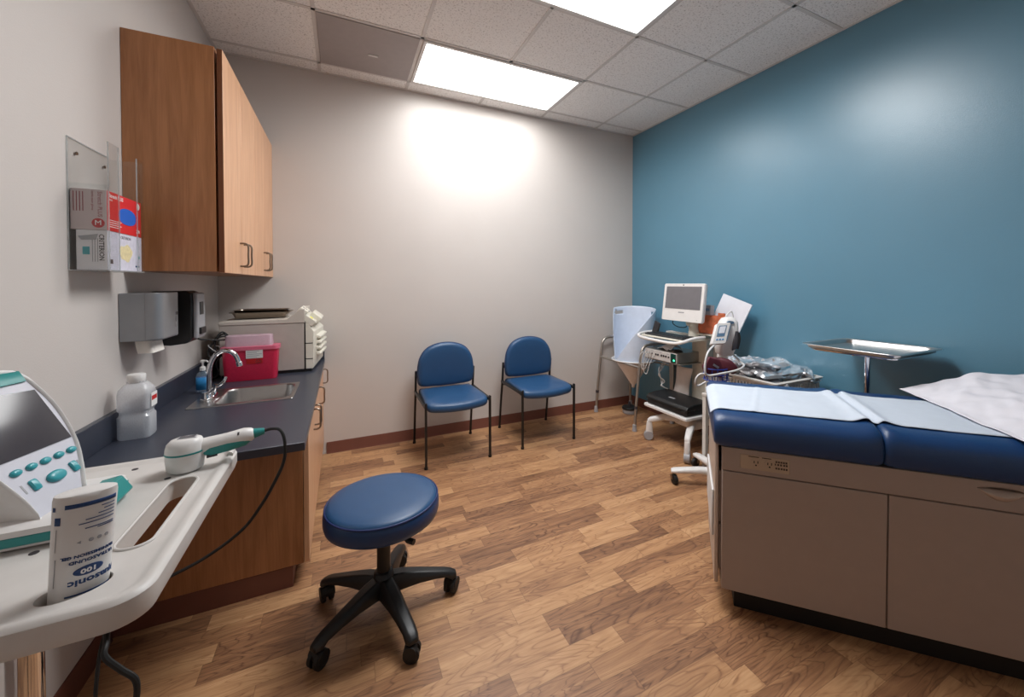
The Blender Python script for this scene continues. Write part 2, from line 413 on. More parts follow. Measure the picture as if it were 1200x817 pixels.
def base_cabinet(ya, yb, label, hy):
    t = thing('base_cabinet', label, 'cabinet', (-.45, (ya+yb)/2, 0), group='base cabinets under the counter')
    xf = -.138
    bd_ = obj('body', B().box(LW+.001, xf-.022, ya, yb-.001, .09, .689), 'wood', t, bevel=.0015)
    if ya < 2.3: cut(bd_, B().box(-.64+.45, -.20+.45, 2.26-(ya+yb)/2, 2.64-(ya+yb)/2, .5, .8))
    obj('toe_kick', B().box(LW+.001, -.199, ya+.001, yb-.002, 0, .0895), 'base', t, bevel=.002)
    ym = (ya+yb)/2
    for a, b, y in ((ya+.0015, ym-.0015, hy[0]), (ym+.0015, yb-.002, hy[1])):
        d = obj('door', B().box(xf-.02, xf, a, b, .09, .682), 'woodlit', t, bevel=.0015)
        obj('handle', pull(xf, y, .555, .655, .03), 'nickel', d)
base_cabinet(1.95, 2.665, 'wooden base cabinet with its dark end panel facing the ultrasound tray', (2.27, 2.345))
base_cabinet(2.665, BW, 'wooden base cabinet at the back wall beneath the sterilizer', (2.74, 3.3))

# countertop with sink
CT = .72
t = thing('countertop', 'dark navy blue laminate countertop with a backsplash along the left wall', 'countertop', (-.45, 2.5, CT))
slab = obj('slab', B().box(LW+.001, -.127, 1.63, BW-.001, .69, CT), 'counter', t, bevel=.002)
SX0, SX1, SY0, SY1 = -.640, -.225, 2.275, 2.635     # sink rim
cut(slab, B().prism([(x+.45, y-2.5) for x, y in rrect(SX0+.02, SX1-.02, SY0+.02, SY1-.02, .03)], -.1, .1))
obj('backsplash', B().box(LW+.001, LW+.021, 1.63, BW-.001, CT, CT+.098), 'counter', t, bevel=.002)
obj('backsplash', B().box(LW+.021, -.129, BW-.021, BW-.001, CT, CT+.098), 'counter', t, bevel=.002)
sk = thing('sink', 'stainless steel drop-in sink set into the dark counter', 'sink', (-.43, 2.455, CT))
def ring(x0, x1, y0, y1, r, z): return [Vector((x, y, z)) for x, y in rrect(x0, x1, y0, y1, r, 6)]
bx0, bx1, by0, by1 = -.545, -.245, 2.305, 2.605
s = B().loft([ring(SX0, SX1, SY0, SY1, .008, CT+.0005), ring(SX0+.002, SX1-.002, SY0+.002, SY1-.002, .008, CT+.003), ring(bx0-.004, bx1+.004, by0-.004, by1+.004, .05, CT+.003), ring(bx0, bx1, by0, by1, .05, CT-.002),
              ring(bx0+.008, bx1-.008, by0+.008, by1-.008, .05, CT-.12), ring(bx0+.04, bx1-.04, by0+.04, by1-.04, .05, CT-.135), ring(-.40, -.39, 2.45, 2.46, .005, CT-.137)], cap=False)
obj('basin', s, 'steel', sk, solid=.0015)
obj('drain', B().lathe([(.0, CT-.1355), (.038, CT-.1355), (.034, CT-.132), (.0, CT-.132)], (-.395, 2.455, 0), 20), 'chrome', sk)
# faucet
fx, fy = -.595, 2.45
fa = thing('faucet', 'chrome gooseneck faucet with two wing handles behind the sink', 'faucet', (fx, fy, CT))
obj('base_plate', B().prism([(x+fx, y+fy) for x, y in ellipse(.028, .075, 28, 3)], CT+.0025, CT+.018), 'chrome', fa, bevel=.004)
obj('spout', B().tube(spline([(fx, fy, CT+.015), (fx+.002, fy, CT+.09), (fx+.006, fy, CT+.16), (fx+.03, fy, CT+.215), (fx+.07, fy, CT+.232), (fx+.105, fy, CT+.21), (fx+.122, fy, CT+.165)], 8), .0105, 14), 'chrome', fa)
obj('aerator', B().cyl((fx+.121, fy, CT+.172), (fx+.125, fy, CT+.15), .013, .013), 'chrome', fa, bevel=.002)
for sgn in (-1, 1):
    h = obj('handle_hub', B().lathe([(.0, CT+.016), (.019, CT+.016), (.016, CT+.035), (.014, CT+.045), (0, CT+.047)], (fx, fy+sgn*.055, 0), 18), 'chrome', fa)
    obj('handle_blade', B().tube(spline([(fx, fy+sgn*.055, CT+.04), (fx+.02, fy+sgn*.07, CT+.045), (fx+.04, fy+sgn*.085, CT+.06), (fx+.05, fy+sgn*.09, CT+.085)], 5), [.007]*11+[.006]*5, 10), 'chrome', h)
# hand sanitizer bottle
sx, sy = -.655, 2.60
sa = thing('sanitizer_bottle', 'small clear pump bottle with a blue label behind the faucet', 'bottle', (sx, sy, CT))
z = CT+.0035
obj('bottle', B().loft([[Vector((sx+a, sy+b, zz)) for a, b in ellipse(r*1.0, r*.7, 28, 2.6)] for r, zz in ((.022, z), (.027, z+.004), (.027, z+.085), (.022, z+.1), (.011, z+.108), (.011, z+.115))]), 'pinkgel', sa)
obj('label', B().loft([[Vector((sx+a, sy+b, zz)) for a, b in ellipse(.0275, .0194, 28, 2.6)] for zz in (z+.016, z+.078)], cap=False), 'lblue', sa, solid=.0005)
pm = obj('pump', B().lathe([(.0125, z+.113), (.0125, z+.13), (.008, z+.133), (.004, z+.134), (.004, z+.155), (.01, z+.156), (.01, z+.166), (0, z+.168)], (sx, sy, 0), 16), 'white', sa)
obj('nozzle', B().tube([(sx, sy, z+.162), (sx+.02, sy-.012, z+.163), (sx+.026, sy-.016, z+.156)], .004, 8), 'white', pm)

# sharps container
hx0, hx1, hy0, hy1 = -.625, -.352, 2.80, 2.905
sh = thing('sharps_container', 'red lidded sharps bin in front of the sterilizer', 'sharps container', ((hx0+hx1)/2, (hy0+hy1)/2, CT))
def rr3(x0, x1, y0, y1, r, z, n=5): return [Vector((x, y, z)) for x, y in rrect(x0, x1, y0, y1, r, n)]
obj('bin', B().loft([rr3(hx0+.012, hx1-.012, hy0+.01, hy1-.01, .02, CT+.0005), rr3(hx0+.01, hx1-.01, hy0+.008, hy1-.008, .022, CT+.006), rr3(hx0, hx1, hy0, hy1, .025, CT+.185)]), 'redsheer', sh)
obj('rim', B().loft([rr3(hx0-.006, hx1+.006, hy0-.006, hy1+.006, .028, CT+.178), rr3(hx0-.006, hx1+.006, hy0-.006, hy1+.006, .028, CT+.198), rr3(hx0+.004, hx1-.004, hy0+.004, hy1-.004, .025, CT+.2)]), 'sheerrim', sh)
lid = obj('lid', B().loft([rr3(hx0+.012, hx1-.03, hy0+.015, hy1-.004, .02, CT+.2), rr3(hx0+.014, hx1-.034, hy0+.025, hy1-.006, .02, CT+.258), rr3(hx0+.018, hx1-.038, hy0+.03, hy1-.01, .02, CT+.262)]), 'sheer', sh)
for k in range(4): pass
fm = plane_map((-.470, hy0-.0018, CT+.148), (1, 0, 0), (0, -.08, 1))
obj('label', patch([(-.038, -.018), (.044, -.018), (.044, .040), (-.038, .040)], fm, .0008), 'label', sh)
for k in range(6): obj('label_text', patch([(-.033, .032-k*.009), (.039-.012*(k % 3), .032-k*.009), (.039-.012*(k % 3), .0345-k*.009), (-.033, .0345-k*.009)], lambda x, y, h: fm(x, y, h+.0009), .0004), 'palegrey', sh)
obj('warning_label', patch([(-.036, -.050), (.042, -.050), (.042, -.021), (-.036, -.021)], fm, .0008), 'redink', sh)
# biohazard trefoil: three open rings round a hub
f0_ = fm; fm = lambda x, y, h: f0_(.022+x*1.7, -.036+y*1.7, .0016); tre = B()
for k in range(3):
    a = PI/2+k*2*PI/3; cx, cy = .0042*math.cos(a), .0042*math.sin(a)
    tre.tube([fm(cx+.004*math.cos(a-PI*.8+PI*1.6*q/10), cy+.004*math.sin(a-PI*.8+PI*1.6*q/10), 0) for q in range(11)], .0009, 6)
obj('hazard_symbol', tre, 'darkink', sh)

# autoclave: faces right, side panel towards the camera
ax0, ax1, ay0, ay1 = -.66, -.225, 2.93, 3.352; az = CT+.018
au = thing('sterilizer', 'beige tabletop sterilizer with a cream stepped front on the counter end', 'sterilizer', (-.42, 3.14, CT))
obj('body', B().box(ax0, ax1, ay0, ay1, az, 1.035), 'beigem', au, bevel=.004)
obj('base', B().box(ax0+.01, -.185, ay0+.008, ay1-.008, CT+.0005, az+.001), 'blackp', au)
# lid: low at the rear, rising towards the front
prof = [(ax0-.004, 1.034), (ax1+.004, 1.034), (ax1+.004, 1.125), (-.252, 1.122), (-.318, 1.062), (ax0-.004, 1.055)]
obj('lid', B().prism(prof, ay0-.004, ay1, lambda x, y, z: (x, z, y)), 'lidm', au, bevel=.004)
# front fascia with slanted control head
prof = [(ax1+.006, az), (-.178, az), (-.174, az+.01), (-.171, .975), (ax1+.006, 1.055)]
skew = lambda x, y, z: (x+max(0, (x-ax1)/.05)*(z-ay0)*.085, z, y)
fas = obj('front_fascia', B().prism(prof, ay0+.002, ay1-.002, skew), 'cream', au, bevel=.003)
obj('side_gap', B().box(ax1+.0005, ax1+.006, ay0-.0005, ay1-.004, az, 1.045), 'blackp', au)
for zz in (.80, .90): obj('side_groove', B().box(ax1+.006, -.178, ay0+.0008, ay0+.003, zz, zz+.005), 'blackp', fas)
M = Matrix.Translation((-.232, 0, 1.085)) @ Matrix.Rotation(math.radians(40), 4, 'Y')
ch = obj('control_head', B().box(-.042, .012, ay0-.002, ay0+.20, -.018, .034, M), 'cream', au, bevel=.006)
obj('slope_panel', B().box(.0, .088, ay0+.002, ay0+.38, -.03, .012, M), 'cream', au, bevel=.004)
obj('timer_block', B().box(.030, .102, ay0+.09, ay0+.36, -.012, .042, M), 'cream', au, bevel=.006)
obj('sticker', patch([(.040, ay0+.012), (.060, ay0+.012), (.060, ay0+.07), (.040, ay0+.07)], lambda x, y, h: M @ Vector((x, y, .0125+h)), .001), 'yellow', fas)
for k in range(3): obj('button', B().cyl(M @ Vector((-.028+.02*k, ay0+.06, .033)), M @ Vector((-.028+.02*k, ay0+.06, .037)), .006, .005, 12), 'palegrey', ch)
for k in range(4):
    zz = .945-k*.037
    obj('fin', B().prism([(-.173, zz), (-.145, zz-.012), (-.145, zz-.026), (-.173, zz-.022)], ay0+.10, ay1-.03, lambda x, y, z: (x+(z-ay0)*.085, z, y)), 'cream', fas, bevel=.003)
# instrument tray on top
ty = thing('instrument_tray', 'shallow dark metal tray lying on top of the sterilizer', 'tray', (-.48, 3.13, 1.062))
obj('pan', B().loft([rr3(-.61, -.345, 3.06, 3.21, .02, 1.0645), rr3(-.625, -.325, 3.04, 3.23, .025, 1.098), rr3(-.640, -.310, 3.03, 3.24, .03, 1.100), rr3(-.640, -.310, 3.03, 3.24, .03, 1.103), rr3(-.623, -.327, 3.042, 3.228, .025, 1.102), rr3(-.608, -.347, 3.062, 3.208, .02, 1.067)], cap=True), 'nickel', ty)
obj('insert', B().loft([rr3(-.600, -.355, 3.065, 3.205, .02, 1.0672), rr3(-.615, -.335, 3.05, 3.22, .02, 1.112), rr3(-.625, -.325, 3.045, 3.225, .02, 1.116), rr3(-.612, -.338, 3.052, 3.218, .02, 1.113), rr3(-.602, -.357, 3.067, 3.203, .02, 1.072)]), 'nickel', ty)
# coiled cord
pts = []
for k in range(60):
    a = 2*PI*k/20; pts.append((-.655+.035*math.cos(a)*(1+.25*math.sin(k*.7))+.0006*k, 2.86+.02*math.sin(k*.37), .93+.062*math.sin(a+.4)*(1+.2*math.cos(k*.51))))
pts = [(-.743, 2.76, 1.02), (-.715, 2.78, .98)]+pts+[(-.66, 2.88, .83), (-.655, 2.895, .76), (-.69, 2.91, CT+.006), (-.68, 3.0, CT+.006)]
cd = thing('power_cord', 'bundled black power cord on the counter corner beside the sharps bin', 'cord', (-.655, 2.86, CT))
obj('cord', B().tube(spline(pts, 4), .0048, 8), 'rubber', cd)
obj('tie', B().tube(spline([(-.69, 2.84, .935), (-.655, 2.83, .90), (-.62, 2.84, .885), (-.615, 2.885, .90), (-.655, 2.89, .92)], 5, True), .002, 6, True), 'cabw', cd)

# plastic jug of water at the splash
jx, jy = -.688, 1.965; z = CT+.0005
ju = thing('water_jug', 'translucent plastic jug of clear liquid against the backsplash', 'jug', (jx, jy, CT))
J = [(.9, 0), (.97, .006), (.97, .080), (.86, .088), (.86, .098), (.97, .106), (.97, .160), (.9, .178), (.62, .196), (.5, .200), (.5, .207)]
obj('bottle', B().loft([[Vector((jx+a, jy+b, z+zz)) for a, b in rrect(-.048*r, .048*r, -.042*r, .042*r, .02*r, 5)] for r, zz in J]), 'jug', ju)
obj('liquid', B().loft([[Vector((jx+a, jy+b, z+zz)) for a, b in rrect(-.045*r, .045*r, -.039*r, .039*r, .019*r, 5)] for r, zz in ((.92, .003), (1, .008), (1, .073), (.92, .083), (.92, .09))]), 'water', ju)
obj('cap', B().lathe([(.025, z+.202), (.026, z+.204), (.026, z+.228), (.024, z+.231), (0, z+.231)], (jx, jy, 0), 24), 'white', ju)
fm = plane_map((jx+.0485, jy, z+.135), (0, 1, 0), (0, 0, 1)); obj('label', patch([(-.025, -.025), (.025, -.025), (.025, .025), (-.025, .025)], fm), 'label', ju)
obj('label_band', patch([(-.022, -.002), (.02, -.002), (.02, .014), (-.022, .014)], plane_map((jx+.0491, jy, z+.135), (0, 1, 0), (0, 0, 1))), 'redink', ju)

# grey towel dispenser and black dispenser
td = thing('towel_dispenser', 'grey metal paper towel dispenser on the left wall below the cabinet', 'towel dispenser', (LW, 2.15, 1.04))
prof = rrect(LW+.001, -.638, 2.045, 2.29, .03, 6); prof = [(max(x, LW+.001), y) for x, y in prof]
poly = [(LW+.001, 2.045), (-.68, 2.045)]+[(-.68+.035*math.sin(a), 2.08-.035*math.cos(a)) for a in (PI/10*k for k in range(1, 6))]+[(-.645, 2.23), (LW+.001, 2.23)]
obj('housing', B().prism(poly, 1.062, 1.248), 'dispenser', td, bevel=.003)
obj('cover', B().prism([(-.69, 2.0445), (-.681, 2.0432)]+[(-.68+.037*math.sin(a), 2.08-.037*math.cos(a)) for a in (PI/10*k for k in range(1, 6))]+[(-.6425, 2.228), (-.69, 2.228)], 1.066, 1.2485), 'dispenser', td, bevel=.002)
obj('lock', B().cyl((-.642, 2.2, 1.16), (-.638, 2.2, 1.16), .008, .008, 14), 'chrome', td)
obj('level_slot', patch(ellipse(.006, .025, 20), plane_map((-.6425, 2.2, 1.125), (0, 1, 0), (0, 0, 1)), .001), 'chrome', td)
obj('towel', B().loft([[Vector((x, y, zz)) for x, y in rrect(-.735+dx, -.685+dx, 2.08, 2.20, .012, 4)] for dx, zz in ((0, 1.064), (.002, 1.04), (.006, 1.018), (.008, 1.010))]), 'towel', td)
bd = thing('soap_dispenser', 'black wall dispenser with a slim silver front beside the grey towel box', 'dispenser', (LW, 2.38, 1.0))
obj('housing', B().prism([(LW+.001, 1.012), (-.70, 1.005), (-.64, 1.012), (-.622, 1.03), (-.618, 1.20), (-.622, 1.240), (-.64, 1.252), (LW+.001, 1.250)], 2.32, 2.45, lambda x, y, z: (x, z, y)), 'blackp', bd, bevel=.008, seg=3)
fr = obj('front_cover', B().prism([(-.620, 1.035), (-.606, 1.03), (-.603, 1.05), (-.602, 1.14), (-.604, 1.240), (-.620, 1.245)], 2.328, 2.442, lambda x, y, z: (x, z, y)), 'palegrey', bd, bevel=.005)
obj('window', B().box(-.604, -.600, 2.36, 2.41, 1.14, 1.20), 'blackp', fr, bevel=.002)
obj('push_bar', B().box(-.606, -.594, 2.35, 2.42, 1.05, 1.08), 'blackp', fr, bevel=.002)

# glove box holder
gh = thing('glove_box_holder', 'clear acrylic glove box holder screwed to the left wall', 'glove box holder', (LW, 1.87, 1.33))
Gx, Gy0, Gy1 = -.672, 1.745, 1.99
obj('back_plate', B().box(LW+.001, LW+.004, Gy0, Gy1, 1.33, 1.742), 'acrylic', gh)
obj('side_panel', B().box(LW+.004, Gx, Gy0, Gy0+.003, 1.33, 1.60), 'acrylic', gh)
obj('side_panel', B().box(LW+.004, Gx, Gy1-.003, Gy1, 1.33, 1.735), 'acrylic', gh)
obj('front_lip', B().box(Gx, Gx+.003, Gy0, Gy0+.065, 1.33, 1.738), 'acrylic', gh)
obj('front_lip', B().box(Gx, Gx+.003, Gy1-.05, Gy1, 1.33, 1.738), 'acrylic', gh)
obj('bottom_shelf', B().box(LW+.001, Gx+.003, Gy0, Gy1, 1.326, 1.3295), 'acryledge', gh)
e = B(); e.box(Gx-.0005, Gx+.0035, Gy0-.0007, Gy0+.0008, 1.33, 1.738); e.box(Gx-.0002, Gx+.0034, Gy0+.0645, Gy0+.0658, 1.33, 1.738); e.box(Gx-.0002, Gx+.0034, Gy1-.0508, Gy1-.0495, 1.33, 1.738); e.box(LW+.0005, LW+.0045, Gy0-.0007, Gy0+.0008, 1.33, 1.742); e.box(LW+.0008, LW+.0042, Gy0, Gy1, 1.741, 1.7428)
obj('polished_edge', e, 'acryledge', gh)
for yy, zz in ((1.79, 1.70), (1.955, 1.70), (1.79, 1.36)): obj('screw', B().lathe([(0, 0), (.006, 0), (.005, .003), (0, .004)], (0, 0, 0), 12).bm and B().cyl((LW+.004, yy, zz), (LW+.007, yy, zz), .006, .005, 12), 'nickel', gh)
def glove_box(z0, z1, x0, x1, label, mats, kind):
    y0, y1 = Gy0+.0045, Gy1-.005
    t = thing('glove_box', label, 'glove box', ((x0+x1)/2, (y0+y1)/2, z0), group='glove boxes in the clear holder')
    obj('carton', B().box(x0, x1-.0006, y0, y1, z0, z1), mats[0], t, bevel=.001)
    obj('front_panel', B().box(x1-.0006, x1+.0004, y0+.0005, y1-.0005, z0+.0005, z1-.0005), mats[1], t)
    side = plane_map((x0, y0, z0), (1, 0, 0), (0, 0, 1)); front = plane_map((x1+.0004, y0, z0), (0, 1, 0), (0, 0, 1))
    rot = lambda f: (lambda x, y, h: f(-y, x, h))
    rotd = lambda ox, oz: (lambda x, y, h: side(ox+y, oz-x, h))
    w, hh, d = x1-x0, z1-z0, y1-y0
    if kind == 'plus':
        obj('lettering', lettering('Stretch PLUS', .0150, rotd(w*.80, hh-.006)), 'maroonink', t)
        obj('lettering', lettering('nitrile exam gloves', .008, rotd(w*.60, hh-.006)), 'maroonink', t)
        for k in range(4): obj('text_line', patch([(w*.08+k*.007, hh*.45), (w*.08+k*.007+.002, hh*.45), (w*.08+k*.007+.002, hh*.93), (w*.08+k*.007, hh*.93)], side), 'maroonink', t)
        obj('size_disc', patch(ellipse(.015, .015, 28, 2, w*.75, .022), side, .0006), 'redink', t)
        obj('size_letter', lettering('M', .022, lambda x, y, h: side(w*.75+x, .022+y, h+.0006), align='CENTER'), 'whiteink', t)
        obj('glove_picture', patch(ellipse(.062, .028, 36, 2.3, d*.56, hh*.47), front, .0008), 'blueoval', t)
        obj('lettering', lettering('Stretch PLUS', .017, lambda x, y, h: front(.012+x, hh-.014+y, h), bold=.0003), 'whiteink', t)
        obj('lettering', lettering('nitrile', .009, lambda x, y, h: front(.012+x, hh-.027+y, h)), 'whiteink', t)
        for k in range(4): obj('text_line', patch([(.012, .034-k*.007), (.09-.012*(k % 2), .034-k*.007), (.09-.012*(k % 2), .036-k*.007), (.012, .036-k*.007)], front), 'whiteink', t)
        obj('lettering', lettering('200', .018, lambda x, y, h: front(d-.04+x, .018+y, h), bold=.0004), 'whiteink', t)
        obj('emblem', patch(ellipse(.012, .012, 24, 2, d-.024, hh-.018), front, .0006), 'whiteink', t)
    else:
        obj('lettering', lettering('CRITERION', .0165, rotd(w*.80, hh-.012), bold=.0003), 'darkink', t)
        obj('size_block', patch([(w*.2, hh*.38), (w*.2+.016, hh*.38), (w*.2+.016, hh*.58), (w*.2, hh*.58)], side, .0006), 'tealk', t)
        obj('glove_picture', patch([(.004, hh-.02), (.05, hh-.012), (.045, hh-.03), (.012, hh-.032)], side, .0006), 'palegrey', t)
        for k in range(3): obj('text_line', patch([(w*.5+k*.006, hh*.2), (w*.5+k*.006+.0015, hh*.2), (w*.5+k*.006+.0015, hh*.8), (w*.5+k*.006, hh*.8)], side), 'palegrey', t)
        obj('lettering', lettering('CRITERION', .014, lambda x, y, h: front(d*.5+x, hh-.014+y, h), align='CENTER'), 'darkink', t)
        obj('glove_picture', patch([(d*.5+.045*math.cos(a)*(1+.1*math.sin(3*a)), hh*.48+.028*math.sin(a)*(1+.15*math.cos(5*a))) for a in (2*PI*k/30 for k in range(30))], front, .0006), 'yellowp', t)
        obj('text_line', patch([(.01, .02), (.03, .02), (.03, .034), (.01, .034)], front), 'darkink', t)
        obj('text_line', patch([(d-.05, .014), (d-.02, .014), (d-.02, .02), (d-.05, .02)], front), 'navyink', t)
        obj('size_dot', patch(ellipse(.006, .006, 16, 2, d-.022, .05), front, .0006), 'tealk', t)
glove_box(1.330, 1.455, -.748, -.676, 'white and lilac glove box, the lower one in the clear holder', ('boxwhite', 'boxlilac'), 'crit')
glove_box(1.456, 1.584, -.760, -.676, 'red fronted glove box with a blue oval, the upper one in the clear holder', ('boxgrey', 'boxred'), 'plus')
#@@NEXT@@
# ------------------------------------------------------------------ guest chairs
def guest_chair(label, loc):
    t = thing('guest_chair', label, 'chair', loc, group='blue guest chairs along the back wall'); L = dict(local=True)
    q = .011
    for s in (-1, 1):
        b = B().tube(spline([(s*.232, -.245, .006), (s*.232, -.245, .42), (s*.232, -.243, .436), (s*.226, -.232, .443)], 5), q, 4)
        lg = obj('leg', b, 'blackm', t, local=True, bevel=.002)
        obj('foot_cap', B().cyl((s*.232, -.245, 0), (s*.232, -.245, .014), .0125, .0125, 12), 'rubber', lg, local=True)
        lg = obj('leg', B().tube([(s*.232, .262, .006), (s*.232, .225, .25), (s*.232, .195, .40), (s*.232, .168, .60)], q, 4), 'blackm', t, local=True, bevel=.002)
        obj('foot_cap', B().cyl((s*.232, .262, 0), (s*.232, .261, .014), .0125, .0125, 12), 'rubber', lg, local=True)
        obj('side_rail', B().box(s*.232-.009, s*.232+.009, -.245, .205, .418, .44), 'blackm', t, local=True, bevel=.002)
        obj('back_bracket', B().box(s*.214-.016, s*.214+.016, .157, .17, .555, .58), 'blackm', t, local=True, bevel=.002)
    obj('cross_rail', B().box(-.225, .225, .17, .19, .40, .418), 'blackm', t, local=True, bevel=.002)
    # seat: waterfall front, rounded trapezoid
    out = [(-.205, .165), (-.19, .185), (0, .192), (.19, .185), (.205, .165), (.222, -.10), (.226, -.20), (.20, -.245), (.10, -.268), (0, -.274), (-.10, -.268), (-.20, -.245), (-.226, -.20), (-.222, -.10)]
    P = [(p.x, p.y) for p in spline([(x, y, 0) for x, y in out], 4, True)]
    def rg(k, z): return [Vector((x*k, (y+.04)*k-.04, z-(.022*max(0, (-y-.12)/.15)**2))) for x, y in P]
    obj('seat', B().loft([rg(.90, .398), rg(.965, .402), rg(.995, .414), rg(1, .428), rg(.985, .446), rg(.94, .456), rg(.80, .462), rg(.5, .465)]), 'bluev', t, local=True, smooth=60)
    # backrest: dome top, gently curved in plan
    out = [(-.207, .49), (-.15, .475), (0, .468), (.15, .475), (.207, .49), (.222, .54), (.222, .62), (.205, .70), (.16, .765), (.09, .80), (0, .812), (-.09, .80), (-.16, .765), (-.205, .70), (-.222, .62), (-.222, .54)]
    P2 = [(p.x, p.y) for p in spline([(x, y, 0) for x, y in out], 4, True)]
    def rb(k, dy): 
        return [Vector((x*k, .165+dy-.10*(z-.62)*0+.05*(z-.6)*(-.2)+(-.35*(x*k)**2), .64+(z-.64)*k)) for x, z in P2]
    obj('backrest', B().loft([rb(.93, .022), rb(.985, .018), rb(1, .004), rb(.99, -.016), rb(.95, -.026), rb(.82, -.031), rb(.5, -.033)]), 'bluev', t, local=True, smooth=60)
    obj('piping', B().tube([Vector((p.x, p.y-.001, p.z)) for p in rb(1.0, .004)], .004, 6, True), 'bluep', t, local=True)
    return t
def copy_tree(o, parent=None):
    c = o.copy(); C.objects.link(c)
    if parent is not None: c.parent = parent
    for ch in list(o.children): copy_tree(ch, c)
    return c
ch1 = guest_chair('blue vinyl guest chair against the back wall, the one nearer the counter', (.738, 3.03, 0))
ch2 = copy_tree(ch1); ch2.location = (1.475, 3.05, 0)
ch2['label'] = 'blue vinyl guest chair against the back wall, the one nearer the blue wall'

# ------------------------------------------------------------------ rolling stool
t = thing('rolling_stool', 'round blue padded stool on a black five-arm caster base', 'stool', (.135, 1.645, 0), math.radians(-3))
L = dict(local=True)
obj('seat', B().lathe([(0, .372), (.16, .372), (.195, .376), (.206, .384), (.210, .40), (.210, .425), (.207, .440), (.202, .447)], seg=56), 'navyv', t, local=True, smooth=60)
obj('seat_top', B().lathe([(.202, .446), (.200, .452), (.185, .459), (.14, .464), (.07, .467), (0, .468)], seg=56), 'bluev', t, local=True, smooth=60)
obj('piping', B().tube([(.204*math.cos(a), .204*math.sin(a), .447) for a in (2*PI*k/56 for k in range(56))], .0035, 8, True), 'bluep', t, local=True)
obj('seat_plate', B().cyl((0, 0, .352), (0, 0, .373), .06, .09, 20), 'blackm', t, local=True)
obj('gas_lift', B().cyl((0, 0, .12), (0, 0, .27), .025, .025, 24).cyl((0, 0, .26), (0, 0, .355), .016, .016, 20), 'blackm', t, local=True)
lv = obj('height_lever', B().tube([(.02, -.03, .352), (.06, -.09, .348), (.08, -.125, .345)], .005, 8), 'blackm', t, local=True)
obj('knob', B().tube([(.068, -.115, .347), (.08, -.14, .346), (.098, -.158, .345)], [.007, .011, .010], 12), 'blackp', lv, local=True)
obj('hub', B().lathe([(0, .075), (.042, .075), (.046, .09), (.042, .14), (.034, .165), (.028, .168)], seg=28), 'blackp', t, local=True, smooth=50)
R = .262
for k in range(5):
    a = math.radians(72*k); M = Matrix.Rotation(a, 4, 'Z')
    rings = []
    for x, w, zt, zb in ((.02, .036, .150, .085), (.07, .034, .146, .09), (.13, .030, .132, .092), (.19, .027, .116, .088), (.24, .025, .102, .080), (.262, .024, .094, .062), (.282, .017, .082, .064)):
        rings.append([M @ Vector((x, y, z)) for y, z in ((-w, zb), (w, zb), (w*.92, zb+(zt-zb)*.6), (w*.55, zt), (-w*.55, zt), (-w*.92, zb+(zt-zb)*.6))])
    arm = obj('base_arm', B().loft(rings), 'blackp', t, local=True, bevel=.004, smooth=50)
    ca = a+.9+.8*k; cx, cy = R*math.cos(a), R*math.sin(a); d = Vector((math.cos(ca), math.sin(ca), 0)); w = Vector((-d.y, d.x, 0)); c0 = Vector((cx, cy, .0275))
    cb = B()
    for s in (-1, 1): cb.tube([c0+w*s*.007, c0+w*s*.009, c0+w*s*.021, c0+w*s*.024], [.0272, .0274, .0274, .022], 18)
    cs = obj('caster', cb, 'rubber', arm, local=True)
    hb = B(); hb.tube([c0+w*-.026+d*.004+Vector((0, 0, .012)), c0+w*.026+d*.004+Vector((0, 0, .012))], .022, 14); hb.cyl((cx, cy, .03), (cx, cy, .07), .008, .008, 10)
    # hood and stem belong to the same caster
    bm2 = hb.bm; me = bpy.data.meshes.new('x'); bm2.to_mesh(me); bm2.free(); q = bmesh.new(); q.from_mesh(cs.data); q.from_mesh(me); q.to_mesh(cs.data); q.free(); bpy.data.meshes.remove(me)

# ------------------------------------------------------------------ exam table (local x along its length, local y across)
A = math.radians(-46.6)
et = thing('exam_table', 'long taupe exam table with navy padding standing at an angle on the right', 'exam table', (1.318, 1.062, 0), A)
TL, TW = 1.42, .575
obj('body', B().box(.012, TL-.012, .006, TW-.006, .093, .655), 'taupe', et, local=True, bevel=.004)
obj('toe_base', B().box(.05, TL-.05, .05, TW-.05, 0, .094), 'toe', et, local=True, bevel=.003)
fas = obj('top_fascia', B().box(0, TL, -.006, .012, .566, .655), 'taupe', et, local=True, bevel=.003)
def lens(x0, x1, z, up, dn, n=12):
    return [(x0+(x1-x0)*k/n, z+dn*math.sin(PI*k/n)) for k in range(n)]+[(x1-(x1-x0)*k/n, z+up*math.sin(PI*k/n)) for k in range(n)]
cut(fas, B().prism(lens(.745, .868, .630, .009, -.020), -.05, .006, lambda x, y, z: (x, z, y)))
obj('pull_handle', B().grid(lambda u, v: Vector((.748+.114*u, -.0065-.016*math.sin(PI*v)*math.sin(PI*u)+.012*v, .629-.032*math.sin(PI*u)*(1-v))), 14, 6), 'tauped', fas, local=True, solid=.002)
obj('side_door', B().box(0, .516, -.004, .010, .098, .561), 'taupe', et, local=True, bevel=.003)
obj('side_door', B().box(.520, TL, -.004, .010, .098, .561), 'taupe', et, local=True, bevel=.003)
obj('end_panel', B().box(0, .012, .012, TW-.012, .098, .65), 'taupe', et, local=True, bevel=.003)
